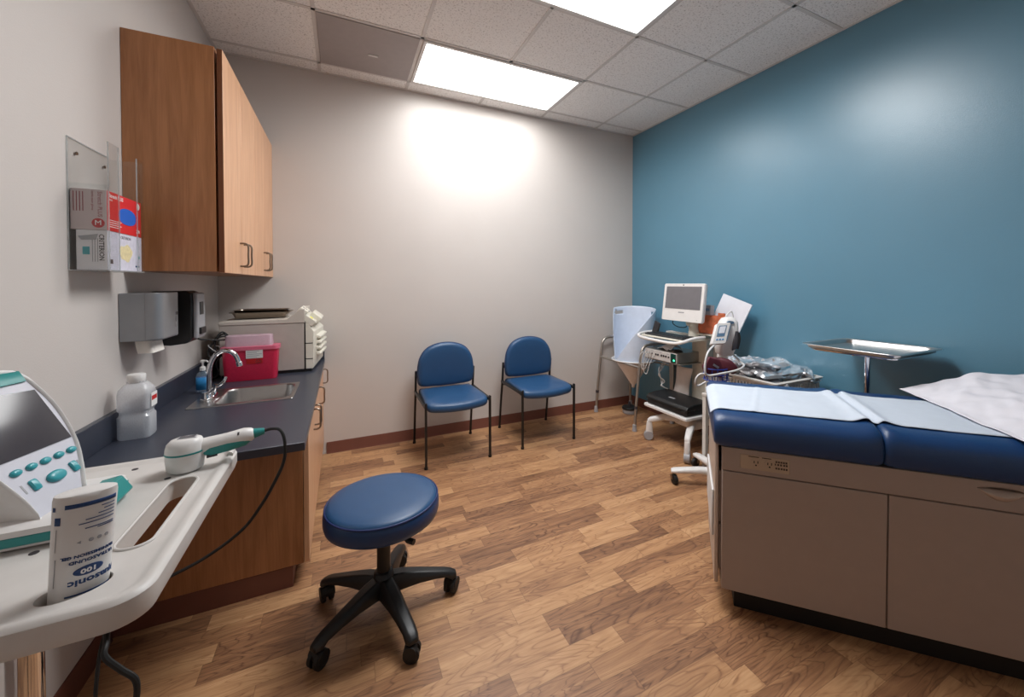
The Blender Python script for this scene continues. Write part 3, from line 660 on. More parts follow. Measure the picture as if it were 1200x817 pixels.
# power outlet, recessed brown plate with sockets
ou = obj('outlet_plate', B().box(.062, .225, -.0085, -.0055, .583, .637), 'brownp', et, local=True, bevel=.002, label='brown power outlet plate')
for cx in (.115, .160):
    k = obj('socket', B().prism(ellipse(.017, .016, 20, 2.6, cx, .611), -.0105, -.008, lambda x, y, z: (x, z, y)), 'brownp', ou, local=True)
    s = B()
    for dx in (-.006, .006): s.box(cx+dx-.0015, cx+dx+.0015, -.0108, -.0103, .609, .618)
    s.cyl((cx, -.0103, .602), (cx, -.0109, .602), .003, .003, 10)
    obj('slots', s, 'toe', k, local=True)
for r, (zz, xs) in enumerate(((.624, (.182, .190, .198, .206, .214)), (.614, (.178, .188, .197, .207, .215)), (.600, (.182, .190, .199, .207, .215)))):
    b = B()
    for x in xs: b.box(x-.003, x+.003, -.0092, -.0084, zz-.0035, zz+.0035)
    obj('plate_text', b, 'brownink', ou, local=True)
obj('plate_text', B().box(.09, .125, -.0092, -.0084, .6305, .6335).box(.135, .165, -.0092, -.0084, .6305, .6335), 'brownink', ou, local=True)
# foot end: drawers, pull-out board and a pale step edge
for z0, z1 in ((.15, .33), (.34, .545)):
    d = obj('drawer', B().box(-.009, .001, .03, TW-.03, z0, z1), 'taupe', et, local=True, bevel=.003)
    obj('drawer_lip', B().box(-.0115, -.0085, .05, TW-.05, z1-.022, z1-.004), 'tauped', d, local=True, bevel=.002)
obj('leg_board', B().prism([(.02, .10), (TW-.11, .10), (TW-.11, .60), (TW-.14, .70), (TW-.20, .735), (.12, .735), (.05, .70), (.02, .60)], -.024, -.010, lambda x, y, z: (z, x, y)), 'tauped', et, local=True, bevel=.004)
obj('step_edge', B().box(-.033, -.024, .06, TW-.15, .26, .45), 'cabw', et, local=True, bevel=.004)
for y0_ in (.10, TW-.13): obj('board_bracket', B().box(-.0125, 0, y0_, y0_+.03, .3, .34), 'tauped', et, local=True)
# padding: two long cushions meeting at a puffed seam
def cushion(x0, x1, ztop):
    y0, y1, zb = -.022, TW+.042, .656
    sec = [(y0+.03, zb), (y0+.01, zb+.004), (y0, zb+.02), (y0-.003, zb+.055), (y0+.003, zb+.088), (y0+.02, zb+.108), (y0+.05, ztop-.005), (y0+.10, ztop-.0), (.29, ztop+.001), (y1-.10, ztop), (y1-.05, ztop-.005), (y1-.02, zb+.108), (y1-.003, zb+.088), (y1+.003, zb+.055), (y1, zb+.02), (y1-.01, zb+.004), (y1-.03, zb)]
    sec = [(p.x, p.y) for p in spline([(a, b, 0) for a, b in sec], 3)]
    n = 26; rings = []
    cy, cz = (y0+y1)/2, (zb+ztop)/2
    for k in range(n+1):
        u = k/n; x = x0+(x1-x0)*(.5-.5*math.cos(PI*u))
        e = min(x-x0, x1-x)/.035
        k2 = math.sqrt(max(0, 1-(1-min(1, e))**2)); f = .80+.20*k2
        puff = .012*math.exp(-((x-(x0 if x0 > .2 else x1))/.05)**2)*k2
        rings.append([Vector((x, cy+(y-cy)*(.965+.035*k2), cz+(z-cz)*f+(puff if z > cz else 0)*min(1, (z-cz)/.05))) for y, z in sec])
    return B().loft(rings)
def pad_top(x):
    j = .502
    return .782+.012*math.exp(-((x-j)/.05)**2)*(1-math.exp(-((x-j)/.012)**2))-.014*math.exp(-((x-j)/.012)**2)
obj('seat_cushion', cushion(-.030, .502, .782), 'navyv', et, local=True, smooth=60)
obj('back_cushion', cushion(.502, TL+.02, .782), 'navyv', et, local=True, smooth=60)
# paper strip
pa = thing('exam_paper', 'long strip of white paper down the middle of the navy exam table padding', 'paper', (1.318+.6*math.cos(A), 1.062+.6*math.sin(A), .785), A)
def pf(u, v):
    x = -.05+1.0*u; y = .056+.412*v
    z = pad_top(x)+.0035
    z = max(z, .785)+.007*math.exp(-((x-.47)/.022)**2)+.004*math.exp(-((x-.53)/.02)**2)
    z += .002*noise.noise((x*9, y*5, 1))+.0012*noise.noise((x*30, y*18, 4))+.004*math.exp(-((x-.16-.18*(y-.3))/.01)**2)*.6
    if x < 0:
        d = -x; z -= 9*d*d; x *= .82
    return Vector((x-.6, y, z-.785))
obj('sheet_strip', B().grid(pf, 150, 24), 'paper', pa, local=True, smooth=180, solid=.0012)
# crumpled drape at the head end
dr = thing('bed_sheet', 'rumpled white cotton sheet piled on the head end of the exam table', 'sheet', (1.318+1.1*math.cos(A), 1.062+1.1*math.sin(A), .785), A)
def df(u, v):
    x = .80+.64*u; y = -.03+.665*v
    x += .055*(1-v)*(1-u)+.012*noise.noise((v*4, 2, 3))*(1-u)
    rise = 1-math.exp(-(u*3.2)**1.3)
    z = .7905+.115*rise*(.55+.45*v)
    z += (.016*noise.noise((x*7+y*3, y*6-x*2, 5))+.009*noise.noise((x*20-y*9, y*14+x*8, 8)))*min(1, u*6+.15)
    z += .010*math.exp(-(u/.03)**2)*(noise.noise((v*9, 1, 1))*.5+.4)
    if v > .93: z -= (v-.93)*.35*(1-u)*0
    return Vector((x-1.1, y, max(z, .7895)-.785))
obj('cloth', B().grid(df, 110, 90), 'sheet', dr, local=True, smooth=180, solid=.003)
# ------------------------------------------------------------------ ultrasound cart in the left foreground
uc = thing('ultrasound_cart', 'pale grey plastic tray cart with a hand slot in the left foreground', 'cart', (-.475, .95, 0))
TX0, TX1, TY0, TY1, TZ = -.715, -.252, .735, 1.312, .85
out = rrect(TX0, TX1, TY0, TY1, .045, 8)
def ins(d, z): return [Vector((x, y, z)) for x, y in rrect(TX0+d, TX1-d, TY0+d, TY1-d, max(.006, .045-d*.7), 8)]
tray = obj('tray', B().loft([ins(.014, TZ-.046), ins(.004, TZ-.042), ins(0, TZ-.030), ins(0, TZ-.006), ins(.004, TZ-.001), ins(.010, TZ+.001), ins(.018, TZ-.001), ins(.024, TZ-.005), ins(.03, TZ-.006)]), 'offw', uc, smooth=50)
o0 = Vector((-.475, .95, 0))
def loc2(poly): return [(x+.475, y-.95) for x, y in poly]
cut(tray, B().prism(loc2(rrect(-.349, -.297, .885, 1.155, .024, 8)), .7, .9), B().prism(loc2([(-.352+a*math.cos(.4)-b*math.sin(.4), .806+a*math.sin(.4)+b*math.cos(.4)) for a, b in ellipse(.038, .026, 32)]), .7, .9))
# lining walls of slot and bottle well, inner handle bar lip
obj('slot_rim', B().tube([(x, y, TZ-.0055) for x, y in rrect(-.349, -.297, .885, 1.155, .024, 8)], .003, 8, True), 'offw', uc)
obj('corner_lip', B().tube(spline([(-.365, 1.299, TZ+.002), (-.285, 1.299, TZ+.007), (-.264, 1.289, TZ+.008), (-.2605, 1.24, TZ+.002)], 5), [.007]*16, 10), 'offw', uc)
for px, py in ((-.447, 1.262), (-.458, .941), (-.36, 1.17)): obj('screw_hole', B().cyl((px, py, TZ-.0062), (px, py, TZ-.0052), .006, .006, 16), 'darkink', uc)
obj('under_dome', B().lathe([(0, TZ-.062), (.05, TZ-.06), (.075, TZ-.047)], (-.41, .86, 0), 28), 'offw', uc)
obj('post', B().cyl((-.475, .95, .09), (-.475, .95, TZ-.044), .021, .021, 24), 'chrome', uc)
obj('base_hub', B().lathe([(0, .085), (.05, .085), (.05, .12), (.03, .13), (0, .13)], (-.475, .95, 0), 24), 'offw', uc)
for k in range(5):
    a = 2*PI*k/5+.3; cx, cy = -.475+.2*math.cos(a), .95+.2*math.sin(a)
    lg = obj('base_leg', B().tube([(-.475, .95, .10), (cx, cy, .085)], [.02, .014], 10), 'offw', uc)
    obj('caster', B().tube([Vector((cx, cy, .035))+Vector((-math.sin(a), math.cos(a), 0))*s for s in (-.014, .014)], .035, 18).cyl((cx, cy, .04), (cx, cy, .086), .007), 'rubber', lg)
# gel bottle standing upside down in the tray's well
gb = thing('gel_bottle', 'upside-down white ultrasound gel bottle with blue lettering in the tray', 'bottle', (-.352, .806, .80))
ax = Vector((.012, .0, .182)).normalized(); wv = Vector((.92, .39, 0)); wv = (wv-ax*wv.dot(ax)).normalized(); dv = ax.cross(wv)   # dv points away from the viewer
b0 = Vector((-.355, .816, .79)); BHT = .196
def bell(z):
    return (.0295+.003*(z/BHT), .0195-.006*max(0, (z-.10)/BHT))
def bot(th_, z, e=0): a, b = bell(z); return b0+ax*z+wv*((a+e)*math.cos(th_))+dv*((b+e)*math.sin(th_))
rg = [[bot(2*PI*k/48, z) for k in range(48)] for z in [0, .04, .08, .12, .16, .185]]
top = [b0+ax*.191+(p-b0-ax*.185)*.97 for p in rg[-1]]
botl = obj('bottle', B().loft(rg+[top, [b0+ax*.1925+(p-b0-ax*.185)*.85 for p in rg[-1]]]), 'white', gb, smooth=50)
obj('cap', B().cyl(b0+ax*-.018, b0+ax*.0005, .013, .016, 20), 'white', gb)
# surface chart: s along the label (viewer's right = -), upside down
def bmap(cx, cz):
    def f(x, y, h):
        z = cz-y; a, b = bell(z); ang = -PI/2-(cx+x)/(a*.80)
        return bot(ang, z, h+.0001)
    return f
def bline(x0, x1, z0, z1, m, name='text_line'):
    f = bmap(0, 0)
    return obj(name, B().grid(lambda u, v: f(x0+(x1-x0)*u, -(z0+(z1-z0)*v), .0004), 16, 2), m, gb, solid=.0003)
def bdisc(a, b, f, m, name, n=28):
    return obj(name, B().grid(lambda u, v: f(a*(.02+.98*v)*math.cos(2*PI*u), b*(.02+.98*v)*math.sin(2*PI*u), .0004), n, 5), m, gb, solid=.0003)
# (x grows towards the viewer's left because the bottle stands on its head)
bline(-.030, .017, .174, .180, 'navyink', 'blue_band'); bline(.0275, .032, .172, .178, 'navyink', 'blue_band'); bline(-.030, .012, .048, .0505, 'navyink', 'blue_band')
obj('lettering', lettering('Aquasonic', .0125, bmap(-.016, .066), align='CENTER', bold=.0004), 'navyink', gb)
bdisc(.0125, .0068, bmap(-.006, .0815), 'navyink', 'oval')
obj('lettering', lettering('100', .0088, (lambda f: lambda x, y, h: f(x, y, h+.0008))(bmap(-.006, .0815)), align='CENTER', bold=.0003), 'whiteink', gb)
obj('lettering', lettering('ULTRASOUND', .0062, bmap(-.010, .0965), align='CENTER', bold=.0002), 'navyink', gb)
obj('lettering', lettering('TRANSMISSION GEL', .0056, bmap(-.007, .1045), align='CENTER', bold=.0002), 'navyink', gb)
for k, (w_, z_) in enumerate(((.014, .139), (.022, .1415), (.026, .149), (.022, .154), (.014, .159), (.010, .164), (.012, .169))): bline(-.028, -.028+w_*1.25, z_, z_+.0012, 'navyink')
for k, x in enumerate((.003, -.006, -.013, -.020)): bdisc(.0022, .0026, (lambda f, x: lambda a, b, h: f(x+a, b, h))(bmap(0, .124), x), 'palegrey', 'symbol', 12 if k else 3)
bline(.0205, .0275, .1525, .1635, 'navyink', 'small_block')
for k in range(2): bline(.023+k*.001, .0238+k*.001, .065+.05*k, .105+.042*k, 'palegrey')
# scanner console
sc = thing('scanner_console', 'white and teal ultrasound console with a dark tilted screen at the left edge', 'ultrasound scanner', (-.53, 1.04, .845))
Hh = Vector((.25, .968, 0)).normalized(); al = math.radians(57); Tt = Vector((-math.cos(al)*Hh.y, math.cos(al)*Hh.x, math.sin(al))); Nn = Hh.cross(Tt); O = Vector((-.447, 1.055, .87))
def S(h, t_, n_): return O+Hh*h+Tt*t_+Nn*n_
right = [(.006, .002), (.015, .017), (.029, .040), (.043, .064), (.064, .108), (.077, .160), (.081, .21), (.076, .25), (.068, .278), (.04, .296)]
outl = right+[(-.062, .297), (-.095, .278), (-.106, .25), (-.110, .21), (-.104, .16), (-.090, .105), (-.080, .05), (-.079, .017), (-.076, .002)]
outl = [(p.x, p.y) for p in spline([(h, t_, 0) for h, t_ in outl], 3, True)]
def so(k, n_, dn=0): return [S(-.008+(h+.008)*k, .15+(t_-.15)*k+dn, n_) for h, t_ in outl]
obj('shell', B().loft([so(.70, -.085, -.02), so(.93, -.075, -.01), so(.995, -.045), so(1, -.01), so(1, .002), so(.988, .0055), so(.965, .0065), so(.94, .005), so(.925, .001), so(.5, 0)]), 'white', sc, smooth=50)
obj('face_plate', B().loft([so(.927, -.002), so(.925, .002), so(.4, .002)]), 'console', sc)
obj('hood', B().loft([[S(h, t_, n_) for h, t_, n_ in sec] for sec in [[(hh, .262, .006), (hh, .285, .007), (hh, .296+.006*math.cos((hh+.008)*18), -.01), (hh, .292, -.075), (hh, .262, -.08)] for hh in (-.088, -.075, -.04, -.008, .024, .05, .062)]]), 'teal', sc, smooth=60)
obj('screen', B().prism([(-.082, .125), (.061, .125), (.066, .241), (-.078, .253)], .0015, .0035, S), 'screen', sc)
for h in (-.058, -.032, -.007, .018, .043): obj('key', B().loft([[S(a, b, n_) for a, b in ellipse(.0088*k, .0062*k, 20, 2, h, .101)] for k, n_ in ((1, .0015), (1, .005), (.8, .007), (.4, .0078))]), 'tealk', sc, smooth=60)
obj('enter_key', B().loft([[S(a, b, n_) for a, b in ellipse(.0165*k, .0105*k, 26, 2, -.010, .067)] for k, n_ in ((1, .0015), (1, .006), (.85, .008), (.4, .009))]), 'tealk', sc, smooth=60)
for h in (-.047, .027): obj('side_key', B().loft([[S(a, b, n_) for a, b in rrect(h-.006*k, h+.006*k, .069-.0105*k, .069+.0105*k, .003, 4)] for k, n_ in ((1, .0015), (1, .005), (.8, .0065))]), 'tealk', sc)
for h, w_ in ((-.066, .006), (.038, .006)): obj('key_caption', B().prism([(h, .06), (h+.003, .06), (h+.003, .078), (h, .078)], .002, .0024, S), 'palegrey', sc)
# footed base below the console: white over a teal band
bx0, bx1, by0, by1 = -.70, -.412, .955, 1.150
def bs(d, z): return [Vector((x, y, z)) for x, y in rrect(bx0+d, bx1-d, by0+d, by1-d, .02, 5)]
obj('foot', B().loft([bs(.012, .8445), bs(.004, .848), bs(.002, .853)]), 'white', sc)
obj('teal_band', B().loft([bs(.002, .853), bs(0, .855), bs(0, .867), bs(.002, .869)]), 'teal', sc)
obj('base_deck', B().loft([bs(.001, .869), bs(.003, .878), bs(.012, .882), bs(.06, .884)]), 'white', sc)
obj('battery_latch', B().prism([(bx1-.04, .8815), (bx1-.004, .888), (bx1+.014, .857), (bx1-.002, .848), (bx1-.04, .848)], by0+.01, by1-.03, lambda x, y, z: (x, z, y)), 'teal', sc, bevel=.004)
# probe in its cup
px, py = -.338, 1.205
pr = thing('ultrasound_probe', 'white and teal handheld scan probe lying across the far tray corner', 'scanner probe', (px, py, .845))
def pe(a, b, z, cx=0): return [Vector((px+cx+x, py+y, z)) for x, y in ellipse(a, b, 40)]
obj('head_lower', B().loft([pe(.028, .026, .8455), pe(.034, .031, .85), pe(.037, .034, .875), pe(.037, .034, .888)]), 'white', pr, smooth=60)
obj('teal_seam', B().loft([pe(.0375, .0345, .8875), pe(.0380, .035, .8885), pe(.0380, .035, .8905), pe(.0375, .0345, .8915)]), 'teal', pr)
obj('head_upper', B().loft([pe(.037, .034, .891), pe(.0365, .0335, .899), pe(.034, .030, .910), pe(.029, .024, .918, .002), pe(.02, .015, .9215, .003)]), 'white', pr, smooth=60)
obj('display', B().prism([(px+x, py+y) for x, y in rrect(-.013, .022, -.010, .010, .003, 4)], .9205, .9228), 'palegrey', pr, bevel=.001)
obj('display_glass', B().prism([(px+x, py+y) for x, y in rrect(-.010, .019, -.0075, .0075, .002, 4)], .9228, .9233), 'screeng', pr)
hd = Vector((1, .13, .10)).normalized(); h0 = Vector((px+.025, py+.004, .893))
def hp(d): return h0+hd*d
obj('handle', B().tube([hp(0), hp(.015), hp(.055), hp(.088), hp(.103), hp(.111)], [.019, .0185, .0175, .0195, .016, .009], 22), 'white', pr, smooth=60)
dn = Vector((0, -.004, -.010))
obj('grip', B().tube([hp(.006)+dn, hp(.022)+dn*1.1, hp(.06)+dn*1.1, hp(.088)+dn*.9, hp(.106)+dn*.4], [.009, .0155, .015, .0145, .008], 18), 'teal', pr, smooth=60)
obj('strain_relief', B().tube([hp(.104), hp(.110), hp(.130)], [.0125, .012, .0075], 16), 'teal', pr)
obj('trigger', B().tube([hp(.016)+dn*2.4, hp(.036)+dn*2.5], [.005, .004], 10), 'darkink', pr)
obj('mark', B().prism([(-.002, -.004), (.002, -.004), (.002, .004), (-.002, .004)], 0, .0005, plane_map(hp(.078)+Vector((0, -.0135, .0125)), hd, (0, .66, .75))), 'darkink', pr)
e0 = hp(.128)
obj('cable', B().tube(spline([e0, e0+hd*.018, (-.148, 1.21, .906), (-.138, 1.2, .878), (-.14, 1.2, .83), (-.16, 1.2, .78), (-.19, 1.2, .725), (-.23, 1.195, .675), (-.30, 1.18, .636), (-.38, 1.14, .625), (-.44, 1.04, .64), (-.465, .985, .70), (-.47, .975, .78), (-.47, .975, .80)], 7), .0038, 8), 'rubber', pr)
lc = thing('hanging_cable', 'thin black cable hanging in a loop beneath the foreground tray', 'cable', (-.29, .80, .80))
obj('cord', B().tube(spline([(-.31, .78, .803), (-.292, .735, .80), (-.288, .72, .79), (-.272, .72, .765), (-.258, .72, .745), (-.258, .72, .715), (-.27, .73, .67), (-.31, .76, .58), (-.36, .82, .40), (-.42, .88, .20), (-.47, .86, .0045)], 6), .0036, 8), 'rubber', lc)
obj('cord', B().tube(spline([(-.305, .775, .803), (-.298, .735, .79), (-.297, .722, .76), (-.298, .72, .73), (-.305, .73, .66), (-.34, .78, .5), (-.40, .84, .25), (-.43, .90, .0045)], 6), .0022, 8), 'rubber', lc)
#@@NEXT@@
# ------------------------------------------------------------------ commode frame with collecting funnel
cf = thing('commode_frame', 'grey tubular commode frame holding a funnel in the far corner by the blue wall', 'commode', (2.48, 3.01, 0))
for y in (2.719, 3.305):
    pts = [(2.272, y, .02), (2.285, y, .20), (2.318, y, .50), (2.340, y, .66), (2.355, y, .705), (2.39, y, .735), (2.45, y, .742), (2.58, y, .745), (2.65, y, .735), (2.675, y, .69), (2.69, y, .40), (2.705, y, .02)]
    fr = obj('side_frame', B().tube(spline(pts, 6), .0125, 14), 'alu', cf)
    obj('arm_pad', B().tube([(2.44, y, .745), (2.46, y, .747), (2.60, y, .747), (2.62, y, .742)], [.014, .0165, .0165, .014], 14), 'palegrey', fr)
    for x0, x1 in ((2.270, 2.275), (2.705, 2.704)):
        obj('foot_tip', B().lathe([(0, 0), (.021, 0), (.021, .008), (.017, .03), (.016, .055), (.013, .058)], (x0, y, 0), 18), 'palegrey', fr)
    obj('height_collar', B().cyl((2.2835, y, .19), (2.2865, y, .215), .0155, .0155, 14), 'darkink', fr)
obj('front_rail', B().cyl((2.325, 2.719, .548), (2.325, 3.305, .548), .010, .010, 12), 'alu', cf)
obj('rear_rail', B().cyl((2.683, 2.719, .535), (2.683, 3.305, .535), .010, .010, 12), 'alu', cf)
fn = thing('collecting_funnel', 'pale blue plastic splash guard and funnel hung in the grey commode frame', 'funnel', (2.49, 3.01, .31))
FX, FY = 2.495, 3.01
iv = Vector((-.898, .44, 0)); nv = Vector((-.44, -.898, 0))   # left as seen from the doorway, and towards it
def fp(r, ps, z): d = iv*math.cos(ps)+nv*math.sin(ps); return Vector((FX, FY, z))+d*r
def rimz(ps):
    q = math.degrees(ps) % 360; sm = lambda a: a*a*(3-2*a)
    if q < 165: return .565+.475*sm(min(1, max(0, (q-12)/150)))**.75
    if q < 318: return 1.04+.02*math.sin(math.radians(q-165))
    return .565+.485*sm(min(1, (360-q)/40))**.8
g_ = B(); nu, nv_ = 144, 36; V = []
for i in range(nu):
    ps = 2*PI*i/nu; zt = rimz(ps)
    V.append([g_.bm.verts.new(fp(.172+.032*((z-.54)/.5), ps, z)) for z in (.54+(zt-.54)*j/nv_ for j in range(nv_+1))])
def hole(ps, z):
    q = math.degrees(ps); return any(((q-a)/w)**4+((z-zc)/.016)**4 < 1 for a, w, zc in ((305, 17, 1.0), (186, 14, .99)))
for i in range(nu):
    for j in range(nv_):
        a, b = V[i], V[(i+1) % nu]; zc = (a[j].co.z+b[j+1].co.z)/2
        if not hole(2*PI*(i+.5)/nu, zc): g_.bm.faces.new((a[j], b[j], b[j+1], a[j+1]))
obj('splash_guard', g_, 'funnelin', fn, solid=.004, smooth=180)
obj('flange', B().loft([[fp(r, 2*PI*k/48, z) for k in range(48)] for r, z in ((.168, .536), (.20, .5585), (.208, .561), (.205, .566), (.17, .548))], cap=False), 'white', fn, solid=.003, smooth=60)
obj('cone', B().loft([[fp(r, 2*PI*k/48, z) for k in range(48)] for r, z in ((.165, .540), (.14, .50), (.085, .42), (.03, .335), (.016, .315), (.014, .29))], cap=False), 'funneltan', fn, solid=.003, smooth=60)
pk = thing('flow_sensor', 'round puck with a black top and pale base on the floor under the funnel', 'flow sensor', (2.55, 3.13, 0))
obj('base', B().lathe([(0, 0), (.066, 0), (.07, .006), (.068, .040), (0, .040)], (2.55, 3.13, 0), 32), 'palegrey', pk, smooth=50)
obj('lid', B().lathe([(0, .04), (.073, .041), (.075, .052), (.068, .064), (0, .067)], (2.55, 3.13, 0), 32), 'blackp', pk, smooth=50)
obj('stem', B().cyl((2.55, 3.13, .066), (2.545, 3.13, .11), .014, .012, 14), 'darkink', pk)

# ------------------------------------------------------------------ computer cart, facing left with its back to the blue wall
cc = thing('computer_cart', 'white rolling medical cart with shelves beside the blue wall', 'cart', (2.49, 2.30, 0))
obj('hub', B().prism(rrect(2.42, 2.58, 2.20, 2.42, .03, 4), .15, .205), 'white', cc, bevel=.008)
for ex, ey in ((2.262, 2.515), (2.215, 2.075), (2.70, 2.50), (2.70, 2.10)):
    h0 = Vector((2.50+(.05 if ex > 2.5 else -.05), 2.30+(.06 if ey > 2.3 else -.06), .19)); e = Vector((ex, ey, .165)); mid = h0.lerp(e, .55)+Vector((0, 0, .02)); d = (e-h0); d.z = 0; d.normalize(); w = Vector((-d.y, d.x, 0))
    rg = []
    for p_, ww, hh in ((h0, .03, .026), (mid, .026, .024), (e, .022, .022), (e+d*.02+Vector((0, 0, -.012)), .018, .018)):
        rg.append([p_+w*a+Vector((0, 0, b)) for a, b in ellipse(ww, hh, 16, 3)])
    lg = obj('base_leg', B().loft(rg), 'white', cc, smooth=60)
    fk = obj('caster_fork', B().loft([[e+d*.006+Vector((0, 0, z-.165))+d*a+w*b for a, b in ellipse(rx, ry, 18, 2.6)] for z, rx, ry in ((.15, .02, .02), (.11, .026, .021), (.06, .03, .021), (.045, .027, .020))]), 'white', lg, smooth=60)
    obj('wheel', B().tube([e+d*.012+w*s+Vector((0, 0, .038-.165)) for s in (-.0215, -.018, .018, .0215)], [.034, .0375, .0375, .034], 22), 'palegrey', fk)
obj('lower_shelf', B().prism(rrect(2.262, 2.60, 2.135, 2.60, .02, 4), .262, .284), 'white', cc, bevel=.004)
obj('shelf_bracket', B().box(2.44, 2.56, 2.24, 2.38, .20, .265), 'white', cc, bevel=.004)
obj('column', B().box(2.60, 2.68, 2.25, 2.40, .20, .99), 'cream', cc, bevel=.012, seg=3)
cv = B(); N = 14
for_side = []
def cover(u, v):
    z = .285+.305*u; wd = .105-.025*math.sin(PI*min(1, u*1.1)*.9)-.012*u; yc = 2.47-.035*u
    return Vector((2.545+.02*u-.028*math.cos((v-.5)*PI), yc+wd*(2*v-1), z))
obj('column_cover', cv.grid(cover, N, 16), 'cover', cc, solid=.006, smooth=180)
obj('foot_flare', B().prism([(2.40, 2.585), (2.37, 2.285), (2.375, 2.35), (2.50, 2.56)][0:0] or [(2.37+.0, 2.33), (2.53, 2.36), (2.56, 2.575), (2.45, 2.57)], .2842, .288), 'white', cc)
obj('side_post', B().box(2.58, 2.62, 2.13, 2.17, .27, .84), 'alu', cc, bevel=.004)
obj('side_post', B().box(2.58, 2.62, 2.58, 2.62, .27, .66), 'alu', cc, bevel=.004)
obj('equipment_shelf', B().box(2.37, 2.66, 2.30, 2.70, .636, .646), 'alu', cc, bevel=.002)
kt = obj('keyboard_deck', B().prism(rrect(2.30, 2.62, 2.20, 2.68, .02, 4), .838, .850), 'cream', cc, bevel=.003)
obj('keyboard_rail', B().tube(spline([(2.52, 2.715, .862), (2.36, 2.71, .856), (2.28, 2.68, .845), (2.252, 2.60, .834), (2.250, 2.42, .828), (2.250, 2.25, .830), (2.275, 2.18, .846), (2.36, 2.165, .866), (2.48, 2.165, .872)], 7), .013, 14), 'white', kt)
obj('monitor_arm', B().tube(spline([(2.64, 2.32, .98), (2.60, 2.31, 1.03), (2.54, 2.31, 1.07), (2.47, 2.315, 1.10)], 5), .028, 16), 'cream', cc)
obj('neck', B().tube(spline([(2.50, 2.285, .84), (2.505, 2.29, .90), (2.50, 2.30, .965), (2.47, 2.31, .985)], 5), [.042]*6+[.036]*10, 18), 'cream', cc, smooth=60)
rk = obj('paper_rack', B().tube(spline([(2.62, 2.20, .95), (2.55, 2.05, .92), (2.60, 2.00, .92), (2.66, 2.05, .92), (2.66, 2.25, .94)], 5), .005, 8), 'alu', cc)
obj('rack_shelf', B().box(2.50, 2.655, 2.02, 2.25, .885, .893), 'cream', cc, bevel=.002)
# all-in-one screen
mo = thing('computer_monitor', 'white framed touch screen computer on top of the rolling cart', 'computer', (2.42, 2.33, .975))
Mm = Matrix.Translation((2.40, 2.33, .985)) @ Matrix.Rotation(math.radians(7), 4, 'Y') @ Matrix.Translation((0, 0, 0))
def mm(y, z, x): return Mm @ Vector((x, -y, z))     # y grows to the viewer's right
ow = .208; oh = .302
fr = rrect(-ow, ow, 0, oh, .012, 5)
def mring(k, x, kz=1): return [mm(y*k, oh/2+(z-oh/2)*k*kz, x) for y, z in fr]
obj('shell', B().loft([mring(.80, .06), mring(.96, .04), mring(1, .02), mring(1, .004), mring(.985, 0), mring(.5, 0)]), 'white', mo, smooth=45)
obj('screen', B().prism(rrect(-ow+.03, ow-.026, .098, oh-.024, .003, 3), -.0005, -.002, mm), 'screeng', mo)
obj('camera_eye', B().prism(ellipse(.006, .005, 16, 2, 0, oh-.012), -.0005, -.0018, mm), 'darkink', mo)
obj('emblem', B().prism(rrect(-.03, .03, .066, .076, .003, 3), -.0003, -.0012, mm), 'palegrey', mo)
obj('power_light', B().prism(ellipse(.003, .003, 10, 2, .16, .02), -.0003, -.0012, mm), 'palegrey', mo)
mc = thing('monitor_cable', 'thin dark cable drooping under the white monitor', 'cable', (2.44, 2.42, .86))
obj('cord', B().tube(spline([(2.45, 2.45, .99), (2.43, 2.44, .96), (2.44, 2.40, .935), (2.47, 2.36, .93), (2.49, 2.345, .94)], 5), .004, 8), 'rubber', mc)
# keyboard, module, printer, loose things
kb = thing('keyboard', 'black computer keyboard on the white railed cart tray', 'keyboard', (2.40, 2.44, .851))
obj('case', B().box(2.325, 2.47, 2.235, 2.655, .8505, .866), 'keys', kb, bevel=.004)
for r in range(4):
    for c in range(10): obj('key', B().box(2.334+.032*r, 2.361+.032*r, 2.245+.04*c, 2.280+.04*c, .8655, .8705), 'blackp', kb, bevel=.002)
tb = thing('tablet_stand', 'dark upright clip leaning at the left end of the cart tray', 'stand', (2.47, 2.68, .85))
obj('plate', B().box(2.44, 2.455, 2.635, 2.70, .8505, .96, Matrix.Translation((2.45, 2.67, .85)) @ Matrix.Rotation(.35, 4, 'X') @ Matrix.Translation((-2.45, -2.67, -.85))), 'keys', tb, bevel=.003)
obj('foot', B().box(2.42, 2.475, 2.66, 2.70, .8505, .858), 'keys', tb, bevel=.002)
sp = thing('handset', 'small white handset lying behind the keyboard', 'handset', (2.54, 2.50, .851))
obj('body', B().tube(spline([(2.52, 2.60, .864), (2.53, 2.55, .872), (2.545, 2.47, .868), (2.55, 2.40, .864)], 4), [.011]*5+[.009]*5+[.012]*3, 12), 'white', sp, smooth=60)
md = thing('control_module', 'white front measuring box with a green lit display under the keyboard tray', 'control box', (2.48, 2.51, .647))
obj('housing', B().box(2.366, 2.64, 2.325, 2.692, .6465, .728), 'alu', md, bevel=.004)
obj('front_plate', B().box(2.358, 2.366, 2.328, 2.69, .6485, .726), 'white', md, bevel=.002)
obj('display', B().box(2.3565, 2.359, 2.332, 2.388, .651, .7235), 'green', md, bevel=.001)
obj('indicator_lamp', B().cyl((2.357, 2.352, .672), (2.3545, 2.352, .672), .0075, .006, 16), 'led', md)
for k, (yy, zz, rr_) in enumerate(((2.665, .692, .008), (2.635, .692, .007), (2.60, .692, .007), (2.555, .690, .009), (2.53, .690, .009), (2.49, .690, .009), (2.465, .690, .009), (2.44, .690, .009), (2.41, .688, .008))):
    k_ = obj('jack', B().cyl((2.3585, yy, zz), (2.354, yy, zz), rr_, rr_*.9, 14), 'darkink', md)
for yy in (2.665, 2.60, 2.50, 2.42): obj('text_line', B().box(2.3572, 2.3583, yy-.012, yy+.012, .711, .7145), 'palegrey', md)
